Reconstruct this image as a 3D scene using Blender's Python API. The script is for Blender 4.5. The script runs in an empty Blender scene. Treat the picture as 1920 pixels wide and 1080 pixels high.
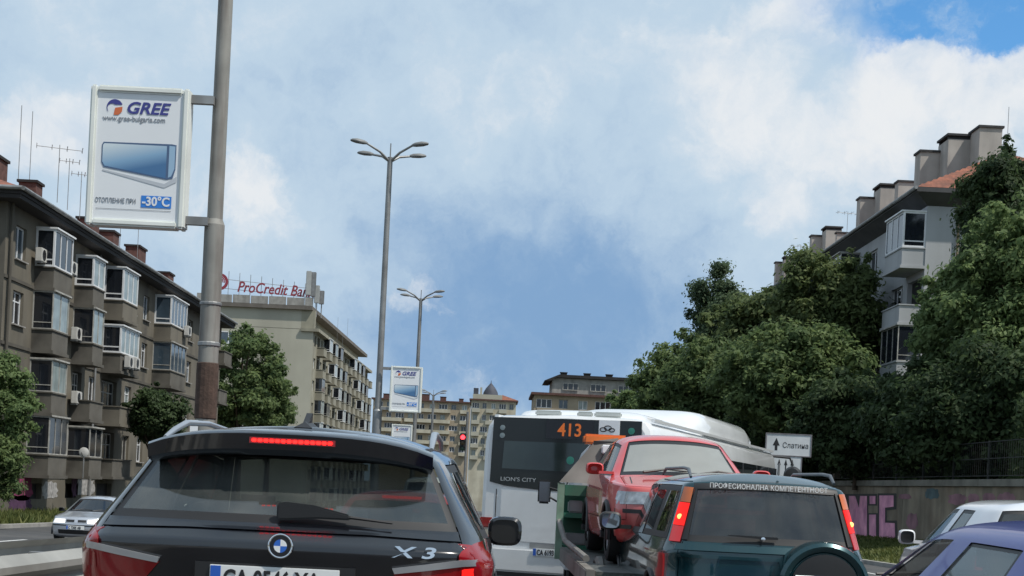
import bpy, bmesh, math, random
import numpy as np
from mathutils import Vector, Matrix
from mathutils.bvhtree import BVHTree
R = math.radians
rng = random.Random(7)
scene = bpy.context.scene
COL = scene.collection

# ------------------------------------------------------------------ camera, sky, sun, exposure
CAM_H = 1.3                      # eye height in the car
F = 2600.0                       # focal length in pixels of a 1920-wide picture
VPX, VPY, ROLL = 917.0, 908.0, R(2.8)
cam = bpy.data.cameras.new('camera')
cam_o = bpy.data.objects.new('camera', cam)
COL.objects.link(cam_o)
cam.sensor_width = 36.0
cam.lens = F / 1920 * 36
cam.shift_x = (960 - VPX) / 1920
cam.shift_y = (VPY - 540) / 1920
cam.clip_start = 0.1
cam.clip_end = 6000
cam_o.matrix_world = Matrix.Translation((0, 0, CAM_H)) @ Matrix.Rotation(R(90), 4, 'X') @ Matrix.Rotation(ROLL, 4, 'Z')
scene.camera = cam_o

def ray(px, py):
    """direction (x per metre of depth, z per metre of depth) of a photo pixel"""
    dx, dy = px - VPX, VPY - py
    c, s = math.cos(ROLL), math.sin(ROLL)
    return (dx * c - dy * s) / F, (dx * s + dy * c) / F

def at(px, py, Y):
    x, z = ray(px, py)
    return Vector((x * Y, Y, CAM_H + z * Y))

SUN_EL, SUN_AZ = R(57), R(122)     # azimuth clockwise from +Y: behind the camera, to the right
sd = Vector((math.sin(SUN_AZ) * math.cos(SUN_EL), math.cos(SUN_AZ) * math.cos(SUN_EL), math.sin(SUN_EL)))
sun = bpy.data.lights.new('sun', 'SUN')
sun.energy = 3.4
sun.angle = R(1.0)
sun.color = (1.0, 0.95, 0.87)
sun_o = bpy.data.objects.new('sun', sun)
COL.objects.link(sun_o)
sun_o.rotation_euler = (-sd).to_track_quat('-Z', 'Y').to_euler()
sun_o.location = (0, -20, 60)

scene.view_settings.view_transform = 'Standard'
scene.view_settings.look = 'None'
scene.view_settings.exposure = 0.28
scene.view_settings.gamma = 1.0
scene.view_settings.use_curve_mapping = False
scene.cycles.use_denoising = True
scene.cycles.max_bounces = 7
scene.cycles.transparent_max_bounces = 10
scene.cycles.caustics_reflective = False
scene.cycles.caustics_refractive = False

world = bpy.data.worlds.new('World')
scene.world = world
world.use_nodes = True
wn, wl = world.node_tree.nodes, world.node_tree.links
wn.clear()
def wnode(t, **kw):
    n = wn.new(t)
    for k, v in kw.items(): setattr(n, k, v)
    return n
w_out = wnode('ShaderNodeOutputWorld')
w_bg = wnode('ShaderNodeBackground')
w_bg.inputs['Strength'].default_value = 0.1
wl.new(w_bg.outputs[0], w_out.inputs[0])
w_sky = wnode('ShaderNodeTexSky', sky_type='NISHITA', sun_disc=False, sun_elevation=SUN_EL, sun_rotation=SUN_AZ)
w_sky.air_density = 1.0
w_sky.dust_density = 0.6
w_tc = wnode('ShaderNodeTexCoord')
def wmath(op, a, b=None, clamp=False):
    n = wnode('ShaderNodeMath', operation=op, use_clamp=clamp)
    for i, v in enumerate((a, b)):
        if v is None: continue
        if isinstance(v, (int, float)): n.inputs[i].default_value = v
        else: wl.new(v, n.inputs[i])
    return n.outputs[0]
def wvec(op, a, b):
    n = wnode('ShaderNodeVectorMath', operation=op)
    for i, v in enumerate((a, b)):
        if v is None: continue
        if isinstance(v, (tuple, Vector)): n.inputs[i].default_value = v
        elif isinstance(v, (int, float)): n.inputs['Scale'].default_value = v
        else: wl.new(v, n.inputs[i])
    return n.outputs['Value'] if op == 'LENGTH' else n.outputs['Vector']
def wnoise(vec, scale, detail=6, rough=.55, out='Fac'):
    n = wnode('ShaderNodeTexNoise')
    n.inputs['Scale'].default_value = scale
    n.inputs['Detail'].default_value = detail
    n.inputs['Roughness'].default_value = rough
    wl.new(vec, n.inputs['Vector'])
    return n.outputs[out]
def wramp(v, a, b, smooth=True):
    n = wnode('ShaderNodeMapRange', interpolation_type='SMOOTHSTEP' if smooth else 'LINEAR')
    n.inputs['From Min'].default_value = a
    n.inputs['From Max'].default_value = b
    wl.new(v, n.inputs['Value'])
    return n.outputs[0]
def wmix(fac, a, b):
    n = wnode('ShaderNodeMix', data_type='RGBA')
    if isinstance(fac, (int, float)): n.inputs[0].default_value = fac
    else: wl.new(fac, n.inputs[0])
    for i, v in ((6, a), (7, b)):
        if isinstance(v, tuple): n.inputs[i].default_value = (*v, 1)
        else: wl.new(v, n.inputs[i])
    return n.outputs[2]
d0 = w_tc.outputs['Generated']
# billows: warp the direction before the noise is read, so that cloud edges curl
warp = wvec('SCALE', wvec('SUBTRACT', wnoise(d0, 7.0, 4, .55, 'Color'), (.5, .5, .5)), .10)
d1 = wvec('ADD', d0, warp)
d2 = wvec('ADD', d0, wvec('SCALE', wvec('SUBTRACT', wnoise(d0, 9.0, 7, .62, 'Color'), (.5, .5, .5)), .12))
def cloud_at(px, py, rx, ry, vec=None):
    """soft cloud mass in the direction of a photo pixel, its radii in pixels"""
    x, z = ray(px, py)
    c = Vector((x, 1, z)).normalized()
    v = wvec('SUBTRACT', vec if vec is not None else d2, tuple(c))
    v = wvec('MULTIPLY', v, (F / rx, 3.0, F / ry))
    n = wnode('ShaderNodeVectorMath', operation='LENGTH')
    wl.new(v, n.inputs[0])
    return wramp(n.outputs['Value'], 1.15, .15)
def add(*t):
    o = t[0]
    for v in t[1:]: o = wmath('ADD', o, v)
    return o
base = wnoise(d1, 5.5, 8, .56)
fine = wnoise(d2, 13.0, 8, .6)
cover = add(wmath('MULTIPLY', base, .62), wmath('MULTIPLY', fine, .72), -.055)
# bright masses (left, centre-top, right above the roofs) and the slate-blue rain cloud low in the middle
for a in ((480, 400, 260, 200, .18), (60, 250, 190, 110, .22), (900, 210, 300, 150, .16), (1480, 230, 360, 210, .20),
          (1250, 90, 340, 130, .14), (1820, 210, 240, 140, .26), (1430, 410, 90, 80, .12), (230, 40, 430, 140, .09),
          (1500, 20, 100, 60, .22), (1650, 110, 80, 60, .18), (800, 560, 130, 80, .12)):
    cover = add(cover, wmath('MULTIPLY', cloud_at(*a[:4]), a[4]))
for a in ((980, 580, 420, 220, -.26), (780, 660, 260, 160, -.10), (1180, 520, 330, 190, -.12), (1100, 380, 260, 130, -.05), (1300, 660, 460, 200, -.14), (950, 740, 420, 110, -.10)):
    cover = add(cover, wmath('MULTIPLY', cloud_at(*a[:4]), a[4]))
K = 8.6
slate = (.215 * K, .365 * K, .585 * K)
grey = (.50 * K, .63 * K, .755 * K)
white = (.78 * K, .81 * K, .84 * K)
c1 = wmix(wramp(cover, .20, .70), slate, grey)
c2 = wmix(wramp(cover, .66, .96), c1, white)
clear = wmath('MULTIPLY', cloud_at(1850, 30, 300, 135), 1.6, clamp=True)
gap = wmath('MULTIPLY', wramp(base, .30, .22), .5)
hole = wmath('MAXIMUM', wmath('MULTIPLY', clear, wramp(fine, .80, .50)), gap)
skyc = wvec('MULTIPLY', w_sky.outputs[0], (.62, 1.12, 1.42))
c3 = wmix(hole, c2, skyc)
# cumulus: heaped clouds with curled edges, shaded by their own billows
puffn = wnoise(d2, 10.0, 9, .62)
heap = wmath('MULTIPLY', puffn, .95)
for a in ((50, 265, 210, 100, .30), (470, 400, 190, 130, .27), (560, 330, 150, 80, .12), (870, 215, 130, 60, .20), (1030, 110, 220, 90, .16), (1270, 170, 260, 110, .20), (1480, 60, 150, 80, .28), (1640, 130, 110, 70, .26),
          (1820, 175, 230, 70, .30), (1430, 405, 80, 70, .22), (810, 565, 110, 55, .20), (1600, 300, 260, 130, .14)):
    heap = add(heap, wmath('MULTIPLY', cloud_at(*a[:4]), a[4]))
lump = wnoise(wvec('ADD', d1, (0.0, 0.0, -.012)), 16.0, 7, .6)
pc = wmix(wramp(lump, .36, .62), (.56 * K, .66 * K, .77 * K), (.80 * K, .82 * K, .84 * K))
wl.new(wmix(wmath('MULTIPLY', wramp(heap, .60, .80), .85), c3, pc), w_bg.inputs['Color'])

# ------------------------------------------------------------------ helpers: materials
MATS = {}
def nodes_of(name):
    m = bpy.data.materials.new(name)
    m.use_nodes = True
    n, l = m.node_tree.nodes, m.node_tree.links
    return m, n, l, n['Principled BSDF']
def mat(name, col, rough=.6, metal=0., var=.12, scale=3., bump=0., bscale=40., coat=0., emit=None, es=0., spec=.5, streak=None, dirt=None):
    """plain procedural material: colour with two octaves of variation, optional streaks, dirt and bump"""
    if name in MATS: return MATS[name]
    m, n, l, p = nodes_of(name)
    p.inputs['Roughness'].default_value = rough
    p.inputs['Metallic'].default_value = metal
    p.inputs['Specular IOR Level'].default_value = spec
    p.inputs['Coat Weight'].default_value = coat
    p.inputs['Coat Roughness'].default_value = .04
    tc = n.new('ShaderNodeTexCoord')
    src = tc.outputs['Object']
    if var > 0:
        nz = n.new('ShaderNodeTexNoise'); nz.inputs['Scale'].default_value = scale; nz.inputs['Detail'].default_value = 6
        l.new(src, nz.inputs['Vector'])
        rp = n.new('ShaderNodeMapRange'); rp.inputs['From Min'].default_value = .3; rp.inputs['From Max'].default_value = .7
        rp.inputs['To Min'].default_value = 1 - var; rp.inputs['To Max'].default_value = 1 + var
        l.new(nz.outputs['Fac'], rp.inputs['Value'])
        sc = n.new('ShaderNodeVectorMath'); sc.operation = 'SCALE'; sc.inputs[0].default_value = col
        l.new(rp.outputs[0], sc.inputs['Scale'])
        out = sc.outputs[0]
        if streak:
            # rain streaks and soot: noise stretched along z
            mp = n.new('ShaderNodeMapping'); mp.inputs['Scale'].default_value = (streak[0], streak[0], streak[1])
            l.new(src, mp.inputs['Vector'])
            n2 = n.new('ShaderNodeTexNoise'); n2.inputs['Scale'].default_value = 1; n2.inputs['Detail'].default_value = 5
            l.new(mp.outputs[0], n2.inputs['Vector'])
            r2 = n.new('ShaderNodeMapRange'); r2.inputs['From Min'].default_value = .45; r2.inputs['From Max'].default_value = .68
            r2.inputs['To Max'].default_value = streak[3] if len(streak) > 3 else .6
            l.new(n2.outputs['Fac'], r2.inputs['Value'])
            mx = n.new('ShaderNodeMix'); mx.data_type = 'RGBA'
            l.new(r2.outputs[0], mx.inputs[0]); l.new(out, mx.inputs[6]); mx.inputs[7].default_value = (*streak[2], 1)
            out = mx.outputs[2]
        if dirt:
            n3 = n.new('ShaderNodeTexNoise'); n3.inputs['Scale'].default_value = dirt[0]; n3.inputs['Detail'].default_value = 7
            l.new(src, n3.inputs['Vector'])
            r3 = n.new('ShaderNodeMapRange'); r3.inputs['From Min'].default_value = .42; r3.inputs['From Max'].default_value = .7
            r3.inputs['To Max'].default_value = dirt[2]
            l.new(n3.outputs['Fac'], r3.inputs['Value'])
            mx = n.new('ShaderNodeMix'); mx.data_type = 'RGBA'
            l.new(r3.outputs[0], mx.inputs[0]); l.new(out, mx.inputs[6]); mx.inputs[7].default_value = (*dirt[1], 1)
            out = mx.outputs[2]
            rr = n.new('ShaderNodeMapRange'); rr.inputs['To Min'].default_value = rough; rr.inputs['To Max'].default_value = min(1, rough + .5)
            l.new(r3.outputs[0], rr.inputs['Value']); l.new(rr.outputs[0], p.inputs['Roughness'])
        l.new(out, p.inputs['Base Color'])
    else:
        p.inputs['Base Color'].default_value = (*col, 1)
    if bump > 0:
        nb = n.new('ShaderNodeTexNoise'); nb.inputs['Scale'].default_value = bscale; nb.inputs['Detail'].default_value = 5
        l.new(src, nb.inputs['Vector'])
        bp = n.new('ShaderNodeBump'); bp.inputs['Strength'].default_value = bump; bp.inputs['Distance'].default_value = .02
        l.new(nb.outputs['Fac'], bp.inputs['Height']); l.new(bp.outputs[0], p.inputs['Normal'])
    if emit:
        p.inputs['Emission Color'].default_value = (*emit, 1)
        p.inputs['Emission Strength'].default_value = es
    MATS[name] = m
    return m
def paint(name, col, metal=.35, rough=.32, dirt=.15, dcol=(.18, .16, .13), flake=0.):
    """car paint under clear coat with a thin uneven film of road dust"""
    return mat(name, col, rough, metal, var=.05, scale=2., coat=.95, dirt=(2.2, dcol, dirt) if dirt else None)
def glass(name, tint, amount, refl=1.0, body=(.02, .025, .028), rough=.02, dust_or_reflection=0.):
    """window glass: part clear, part tinted body, mirror coat on top by Fresnel"""
    if name in MATS: return MATS[name]
    m, n, l, p = nodes_of(name)
    p.inputs['Base Color'].default_value = (*body, 1)
    p.inputs['Roughness'].default_value = rough
    p.inputs['Specular IOR Level'].default_value = .5 * refl
    p.inputs['Coat Weight'].default_value = .6
    p.inputs['Coat Roughness'].default_value = .01
    tr = n.new('ShaderNodeBsdfTransparent'); tr.inputs[0].default_value = (*tint, 1)
    mx = n.new('ShaderNodeMixShader'); mx.inputs[0].default_value = amount
    if dust_or_reflection:
        tc = n.new('ShaderNodeTexCoord'); nz = n.new('ShaderNodeTexNoise'); nz.inputs['Scale'].default_value = 3.5; nz.inputs['Detail'].default_value = 6
        l.new(tc.outputs['Object'], nz.inputs['Vector'])
        r3 = n.new('ShaderNodeMapRange'); r3.inputs['From Min'].default_value = .35; r3.inputs['From Max'].default_value = .7
        r3.inputs['To Max'].default_value = dust_or_reflection
        l.new(nz.outputs['Fac'], r3.inputs['Value'])
        c = n.new('ShaderNodeMix'); c.data_type = 'RGBA'; c.inputs[6].default_value = (*body, 1); c.inputs[7].default_value = (.2, .2, .18, 1)
        l.new(r3.outputs[0], c.inputs[0]); l.new(c.outputs[2], p.inputs['Base Color'])
    l.new(p.outputs[0], mx.inputs[1]); l.new(tr.outputs[0], mx.inputs[2])
    l.new(mx.outputs[0], n['Material Output'].inputs['Surface'])
    MATS[name] = m
    return m
def leaf_mat(name, dark, light, trans=.5):
    if name in MATS: return MATS[name]
    m, n, l, p = nodes_of(name)
    n.remove(p)
    tc = n.new('ShaderNodeTexCoord')
    geo = n.new('ShaderNodeNewGeometry')
    nz = n.new('ShaderNodeTexNoise'); nz.inputs['Scale'].default_value = .9; nz.inputs['Detail'].default_value = 3
    l.new(tc.outputs['Object'], nz.inputs['Vector'])
    ad = n.new('ShaderNodeMath'); ad.operation = 'MULTIPLY_ADD'; ad.inputs[1].default_value = .22
    l.new(geo.outputs['Random Per Island'], ad.inputs[0]); l.new(nz.outputs['Fac'], ad.inputs[2])
    rp = n.new('ShaderNodeMapRange'); rp.inputs['From Min'].default_value = .38; rp.inputs['From Max'].default_value = .82
    l.new(ad.outputs[0], rp.inputs['Value'])
    mx = n.new('ShaderNodeMix'); mx.data_type = 'RGBA'
    mx.inputs[6].default_value = (*dark, 1); mx.inputs[7].default_value = (*light, 1)
    l.new(rp.outputs[0], mx.inputs[0])
    df = n.new('ShaderNodeBsdfPrincipled'); df.inputs['Roughness'].default_value = .6; df.inputs['Specular IOR Level'].default_value = .22
    tl = n.new('ShaderNodeBsdfTranslucent')
    l.new(mx.outputs[2], df.inputs['Base Color']); l.new(mx.outputs[2], tl.inputs[0])
    ms = n.new('ShaderNodeMixShader'); ms.inputs[0].default_value = trans
    l.new(df.outputs[0], ms.inputs[1]); l.new(tl.outputs[0], ms.inputs[2])
    l.new(ms.outputs[0], n['Material Output'].inputs['Surface'])
    MATS[name] = m
    return m

# ------------------------------------------------------------------ helpers: objects and meshes
def link(o, parent=None):
    COL.objects.link(o)
    if parent is not None: o.parent = parent
    return o
def thing(name, label, cat, loc=(0, 0, 0), rz=0., group=None, scale=None):
    o = bpy.data.objects.new(name, None)
    o.empty_display_size = .3
    link(o)
    o.location = loc
    o.rotation_euler = (0, 0, rz)
    if scale: o.scale = scale
    return tag(o, label, cat, group)
def tag(o, label=None, cat=None, group=None, kind=None):
    if label: o['label'] = label
    if cat: o['category'] = cat
    if group: o['group'] = group
    if kind: o['kind'] = kind
    return o
def place(name, mesh, parent=None, loc=(0, 0, 0), rot=(0, 0, 0)):
    o = bpy.data.objects.new(name, mesh)
    link(o, parent)
    o.location = loc
    o.rotation_euler = rot
    return o
def copy_tree(o, parent=None):
    c = o.copy()
    COL.objects.link(c)
    c.parent = parent
    for ch in list(o.children): copy_tree(ch, c)
    return c
class MB:
    def __init__(s): s.v, s.f, s.m = [], [], []
    def add(s, vs, fs, m=0):
        b = len(s.v)
        s.v += [tuple(v) for v in vs]
        s.f += [tuple(b + i for i in f) for f in fs]
        s.m += [m] * len(fs)
        return s
    def box(s, x0, x1, y0, y1, z0, z1, m=0):
        vs = [(x, y, z) for z in (z0, z1) for y in (y0, y1) for x in (x0, x1)]
        return s.add(vs, [(0, 2, 3, 1), (4, 5, 7, 6), (0, 1, 5, 4), (2, 6, 7, 3), (0, 4, 6, 2), (1, 3, 7, 5)], m)
    def quad(s, a, b, c, d, m=0): return s.add([a, b, c, d], [(0, 1, 2, 3)], m)
    def prism(s, pts, axis, a, b, m=0):
        """extrude a 2-D polygon along an axis from a to b"""
        def p3(p, t): return {'x': (t, p[0], p[1]), 'y': (p[0], t, p[1]), 'z': (p[0], p[1], t)}[axis]
        n = len(pts)
        vs = [p3(p, a) for p in pts] + [p3(p, b) for p in pts]
        return s.add(vs, [tuple(range(n))[::-1], tuple(range(n, 2 * n))] + [(i, (i + 1) % n, n + (i + 1) % n, n + i) for i in range(n)], m)
    def tube(s, pts, r, n=8, m=0, caps=True):
        pts = [Vector(p) for p in pts]
        rs = r if isinstance(r, (list, tuple)) else [r] * len(pts)
        rings, up = [], None
        for i, p in enumerate(pts):
            t = (pts[min(i + 1, len(pts) - 1)] - pts[max(i - 1, 0)]).normalized()
            if up is None or abs(up.dot(t)) > .98: up = Vector((0, 0, 1)) if abs(t.z) < .9 else Vector((0, 1, 0))
            a = t.cross(up).normalized(); bb = t.cross(a).normalized()
            rings.append([p + (a * math.cos(2 * math.pi * k / n) + bb * math.sin(2 * math.pi * k / n)) * rs[i] for k in range(n)])
        vs = [q for rr in rings for q in rr]
        fs = [(i * n + k, i * n + (k + 1) % n, (i + 1) * n + (k + 1) % n, (i + 1) * n + k) for i in range(len(pts) - 1) for k in range(n)]
        if caps: fs += [tuple(range(n))[::-1], tuple(range((len(pts) - 1) * n, len(pts) * n))]
        return s.add(vs, fs, m)
    def lathe(s, prof, n=24, axis='x', c=(0, 0, 0), m=0):
        """profile of (along, radius)"""
        vs, fs = [], []
        for t, r in prof:
            for k in range(n):
                a = 2 * math.pi * k / n
                q = {'x': (t, r * math.cos(a), r * math.sin(a)), 'y': (r * math.cos(a), t, r * math.sin(a)), 'z': (r * math.cos(a), r * math.sin(a), t)}[axis]
                vs.append((q[0] + c[0], q[1] + c[1], q[2] + c[2]))
        for i in range(len(prof) - 1):
            fs += [(i * n + k, i * n + (k + 1) % n, (i + 1) * n + (k + 1) % n, (i + 1) * n + k) for k in range(n)]
        return s.add(vs, fs, m)
    def grid(s, pts, m=0, closed=False):
        nr, nc = len(pts), len(pts[0])
        vs = [p for r in pts for p in r]
        return s.add(vs, [(i * nc + j, i * nc + (j + 1) % nc, (i + 1) * nc + (j + 1) % nc, (i + 1) * nc + j) for i in range(nr - 1) for j in range(nc if closed else nc - 1)], m)
    def mesh(s, name, mats, smooth=False, bevel=0.):
        me = bpy.data.meshes.new(name)
        me.from_pydata(s.v, [], s.f)
        for mm in (mats if isinstance(mats, (list, tuple)) else [mats]): me.materials.append(mm)
        me.polygons.foreach_set('material_index', s.m)
        bm = bmesh.new(); bm.from_mesh(me)
        if bevel > 0:
            es = [e for e in bm.edges if len(e.link_faces) == 2 and e.calc_face_angle(0) > .6]
            bmesh.ops.bevel(bm, geom=es, offset=bevel, segments=2, affect='EDGES', clamp_overlap=True)
        bmesh.ops.recalc_face_normals(bm, faces=bm.faces)
        bm.to_mesh(me); bm.free()
        if smooth or bevel > 0:
            me.polygons.foreach_set('use_smooth', [True] * len(me.polygons))
            try: me.set_sharp_from_angle(angle=R(40))
            except Exception: pass
        me.update()
        return me
    def build(s, name, mats, parent=None, smooth=False, bevel=0., loc=(0, 0, 0), rot=(0, 0, 0)):
        return place(name, s.mesh(name, mats, smooth, bevel), parent, loc, rot)
TEXTS = {}
def text(name, body, size, m, parent, loc, rot=(R(90), 0, 0), align='LEFT', shear=0., bold=0., width=1., extrude=.002, space=1.):
    key = (body, size, shear, bold, align, extrude, space, m.name)
    if key not in TEXTS:
        c = bpy.data.curves.new('text', 'FONT')
        c.body = body; c.size = size; c.shear = shear; c.offset = bold; c.align_x = align; c.extrude = extrude
        c.space_character = space
        c.resolution_u = 4
        t = bpy.data.objects.new('text', c)
        COL.objects.link(t)
        dg = bpy.context.evaluated_depsgraph_get()
        me = bpy.data.meshes.new_from_object(t.evaluated_get(dg))
        bpy.data.objects.remove(t)
        bpy.data.curves.remove(c)
        me.materials.clear(); me.materials.append(m)
        me.name = name
        TEXTS[key] = me
    o = place(name, TEXTS[key], parent, loc, rot)
    o.scale = (width, 1, 1)
    return o
SLOPE = .016
def gz(y): return -SLOPE * max(-60, min(y, 420))       # the road falls away gently ahead
LEFT_DROP = .35

# ------------------------------------------------------------------ materials
M_asphalt = mat('asphalt', (.055, .055, .056), .9, var=.25, scale=1.5, bump=.25, bscale=60, dirt=(.35, (.10, .095, .09), .5))
M_conc = mat('concrete', (.30, .29, .27), .9, var=.18, scale=2., bump=.3, bscale=18, streak=(1.6, .25, (.14, .13, .12), .5))
M_ground = mat('earth', (.12, .11, .075), .95, var=.3, scale=.2)
M_grass = mat('grass', (.075, .10, .03), .9, var=.4, scale=1.2, bump=.8, bscale=30, dirt=(.8, (.16, .15, .07), .7))
M_white_line = mat('road_paint', (.62, .62, .60), .7, var=.2, scale=8)
M_stucco_d = mat('dark_stucco', (.092, .083, .068), .95, var=.22, scale=.7, bump=.35, bscale=14, streak=(.9, .12, (.040, .036, .031), .65))
M_stucco_b = mat('brown_stucco', (.135, .120, .092), .95, var=.2, scale=.6, bump=.35, bscale=14, streak=(.8, .1, (.070, .064, .055), .85), dirt=(.45, (.20, .18, .145), .55))
M_bay = mat('bay_render', (.082, .074, .060), .95, var=.25, scale=1.2, bump=.3, bscale=16, streak=(1.4, .2, (.040, .037, .033), .75), dirt=(.7, (.16, .15, .13), .6))
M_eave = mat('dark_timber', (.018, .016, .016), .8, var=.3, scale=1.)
M_tile = mat('roof_tile', (.24, .085, .05), .85, var=.35, scale=4., bump=.6, bscale=12, dirt=(1.2, (.10, .06, .05), .7))
M_brick = mat('chimney_brick', (.10, .05, .042), .9, var=.3, scale=4)
M_wfr = mat('white_frame', (.68, .69, .70), .5, var=.1, scale=2.)
M_wdf = mat('worn_frame', (.36, .35, .32), .7, var=.3, scale=3.)
M_pane = mat('pane_dark', (.015, .018, .024), .06, var=.2, scale=.7, spec=.7)
M_pane_g = mat('pane_curtained', (.22, .27, .27), .12, var=.35, scale=1.3, spec=.6, streak=(5., .3, (.42, .45, .44), .5))
M_pane_b = mat('pane_blue', (.05, .075, .10), .05, var=.3, scale=.6, spec=.8)
M_beige = mat('beige_render', (.40, .385, .315), .95, var=.07, scale=.25, bump=.2, bscale=9, streak=(.25, .03, (.30, .285, .235), .5))
M_beige_d = mat('beige_balcony', (.28, .265, .205), .95, var=.15, scale=.8, streak=(.7, .1, (.14, .13, .11), .6))
M_grey_w = mat('grey_render', (.40, .41, .42), .95, var=.09, scale=.4, bump=.2, bscale=10, streak=(.5, .05, (.27, .275, .28), .5))
M_chim = mat('chimney_render', (.42, .39, .355), .95, var=.12, scale=1., streak=(1.2, .2, (.24, .22, .20), .5))
M_ac = mat('ac_casing', (.52, .51, .48), .6, var=.12, scale=3.)
M_black = mat('black_plastic', (.012, .012, .013), .5, var=.1, scale=5.)
M_rubber = mat('tyre_rubber', (.015, .015, .015), .85, var=.2, scale=6.)
M_alloy = mat('alloy', (.45, .45, .46), .35, metal=.8, var=.1)
M_chrome = mat('chrome', (.75, .76, .78), .12, metal=1., var=0)
M_silver = mat('silver_trim', (.55, .56, .58), .3, metal=.6, var=.05)
M_steel = mat('galvanised_steel', (.27, .275, .275), .55, metal=.5, var=.25, scale=2., streak=(3., .4, (.12, .11, .10), .5))
M_pole = mat('pole_paint', (.25, .245, .225), .7, metal=.1, var=.18, scale=3., streak=(8., .7, (.085, .06, .05), .75))
M_rust = mat('rust', (.065, .04, .03), .9, var=.4, scale=9, bump=.4, bscale=30)
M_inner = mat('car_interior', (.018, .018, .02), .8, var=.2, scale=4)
M_interior_grey = mat('seat_cloth', (.05, .05, .055), .9, var=.2, scale=8)
M_white = mat('white_print', (.75, .76, .77), .5, var=.03)
M_ink = mat('black_ink', (.01, .01, .012), .6, var=0)
M_bark = mat('bark', (.075, .055, .04), .95, var=.4, scale=4, bump=.8, bscale=14)
M_red_lens = mat('red_lens', (.25, .006, .008), .15, var=.15, scale=9., coat=.6, spec=.3)
M_brake = mat('brake_light_lit', (.6, .02, .02), .3, emit=(1., .025, .02), es=1.8, var=0)
M_tail_lit = mat('tail_lens_lit', (.16, .002, .002), .35, emit=(1., .02, .015), es=.95, var=0, coat=.15, spec=.1)
M_bulb = mat('lit_bulb', (.9, .3, .1), .3, emit=(1., .30, .08), es=3.0, var=0)
M_amber = mat('amber_lens', (.55, .12, .015), .2, var=.1, scale=9., coat=.8)
M_orange = mat('orange_beacon', (.72, .16, .015), .3, var=.08, scale=5., coat=.5)
M_plate = mat('plate_white', (.70, .71, .70), .5, var=.04, scale=6)
M_blue = mat('sign_blue', (.02, .10, .45), .5, var=.05)
M_headlamp = mat('headlamp_glass', (.34, .35, .36), .12, metal=.6, var=.35, scale=18., coat=1.)
# ------------------------------------------------------------------ the setting
def strip(name, m, x0, x1, dz, y0=-60, y1=420, dz2=None, th=0., kind='structure'):
    """a sheet along the street that follows its fall; th gives it a side face"""
    mb = MB()
    ys = [y0 + (y1 - y0) * i / 24 for i in range(25)]
    dz2 = dz if dz2 is None else dz2
    for a, b in zip(ys[:-1], ys[1:]):
        mb.quad((x0, a, gz(a) + dz), (x1, a, gz(a) + dz2), (x1, b, gz(b) + dz2), (x0, b, gz(b) + dz))
        if th:
            mb.quad((x0, a, gz(a) + dz - th), (x0, b, gz(b) + dz - th), (x0, b, gz(b) + dz), (x0, a, gz(a) + dz))
            mb.quad((x1, a, gz(a) + dz2 - th), (x1, a, gz(a) + dz2), (x1, b, gz(b) + dz2), (x1, b, gz(b) + dz2 - th))
    return tag(mb.build(name, m), kind=kind)
g = MB()
for a, b in ((-600, -60), (-60, 420), (420, 5000)):
    g.quad((-3000, a, gz(a) - .5), (3000, a, gz(a) - .5), (3000, b, gz(b) - .5), (-3000, b, gz(b) - .5))
tag(g.build('ground', M_ground), kind='structure')
road = strip('road', M_asphalt, -2.8, 12.6, 0.)
road_l = strip('road', M_asphalt, -17.4, -4.0, -LEFT_DROP)
strip('kerb', M_conc, 12.6, 12.85, .13, th=.7)
strip('kerb', M_conc, -17.7, -17.4, -LEFT_DROP + .14, th=.4)
strip('median', M_conc, -4.0, -2.8, .16, th=.75)
strip('verge', M_grass, 12.85, 17.0, .12, dz2=.75)
strip('verge', M_grass, -20.4, -17.7, -LEFT_DROP + .32, dz2=-LEFT_DROP + .12)
for x in (.55, 4.1, 7.4, 10.4):
    for i in range(28):
        y = -20 + i * 8
        mb = MB(); mb.quad((x - .06, y, gz(y) + .004), (x + .06, y, gz(y) + .004), (x + .06, y + 3, gz(y + 3) + .004), (x - .06, y + 3, gz(y + 3) + .004))
        mb.build('lane_marking', M_white_line, road)
for x in (-7.3, -10.3, -13.6):
    for i in range(14):
        y = 20 + i * 9
        z0, z1 = gz(y) - LEFT_DROP + .004, gz(y + 3) - LEFT_DROP + .004
        mb = MB(); mb.quad((x - .07, y, z0), (x + .07, y, z0), (x + .07, y + 3, z1), (x - .07, y + 3, z1))
        mb.build('lane_marking', M_white_line, road_l)
# upper terrace behind the retaining wall
TERR = 2.25
t = MB()
t.box(17.4, 60, 12, 190, -4, TERR)
tag(t.build('terrace', M_grass), kind='structure')

# tall grass on the verges: one mass
def grass(name, label, x0, x1, y0, y1, dz0, dz1, n, h, m):
    rr = np.random.default_rng(len(name) + n)
    x = rr.uniform(x0, x1, n); y = rr.uniform(y0, y1, n)
    t = (x - x0) / (x1 - x0)
    z = -SLOPE * y + dz0 + (dz1 - dz0) * t - .02
    a = rr.uniform(0, math.pi, n); hh = h * rr.uniform(.4, 1.2, n); w = .035 + .03 * rr.random(n)
    lx, ly = rr.normal(0, .12, n), rr.normal(0, .12, n)
    v = np.empty((n, 3, 3))
    v[:, 0] = np.stack([x - np.cos(a) * w, y - np.sin(a) * w, z], 1)
    v[:, 1] = np.stack([x + np.cos(a) * w, y + np.sin(a) * w, z], 1)
    v[:, 2] = np.stack([x + lx, y + ly, z + hh], 1)
    me = bpy.data.meshes.new(name)
    me.from_pydata(v.reshape(-1, 3).tolist(), [], np.arange(n * 3).reshape(-1, 3).tolist())
    me.materials.append(m)
    o = place(name, me)
    return tag(o, label, 'grass', kind='stuff')
M_blade = leaf_mat('grass_blades', (.045, .07, .018), (.17, .18, .06), .3)
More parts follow.
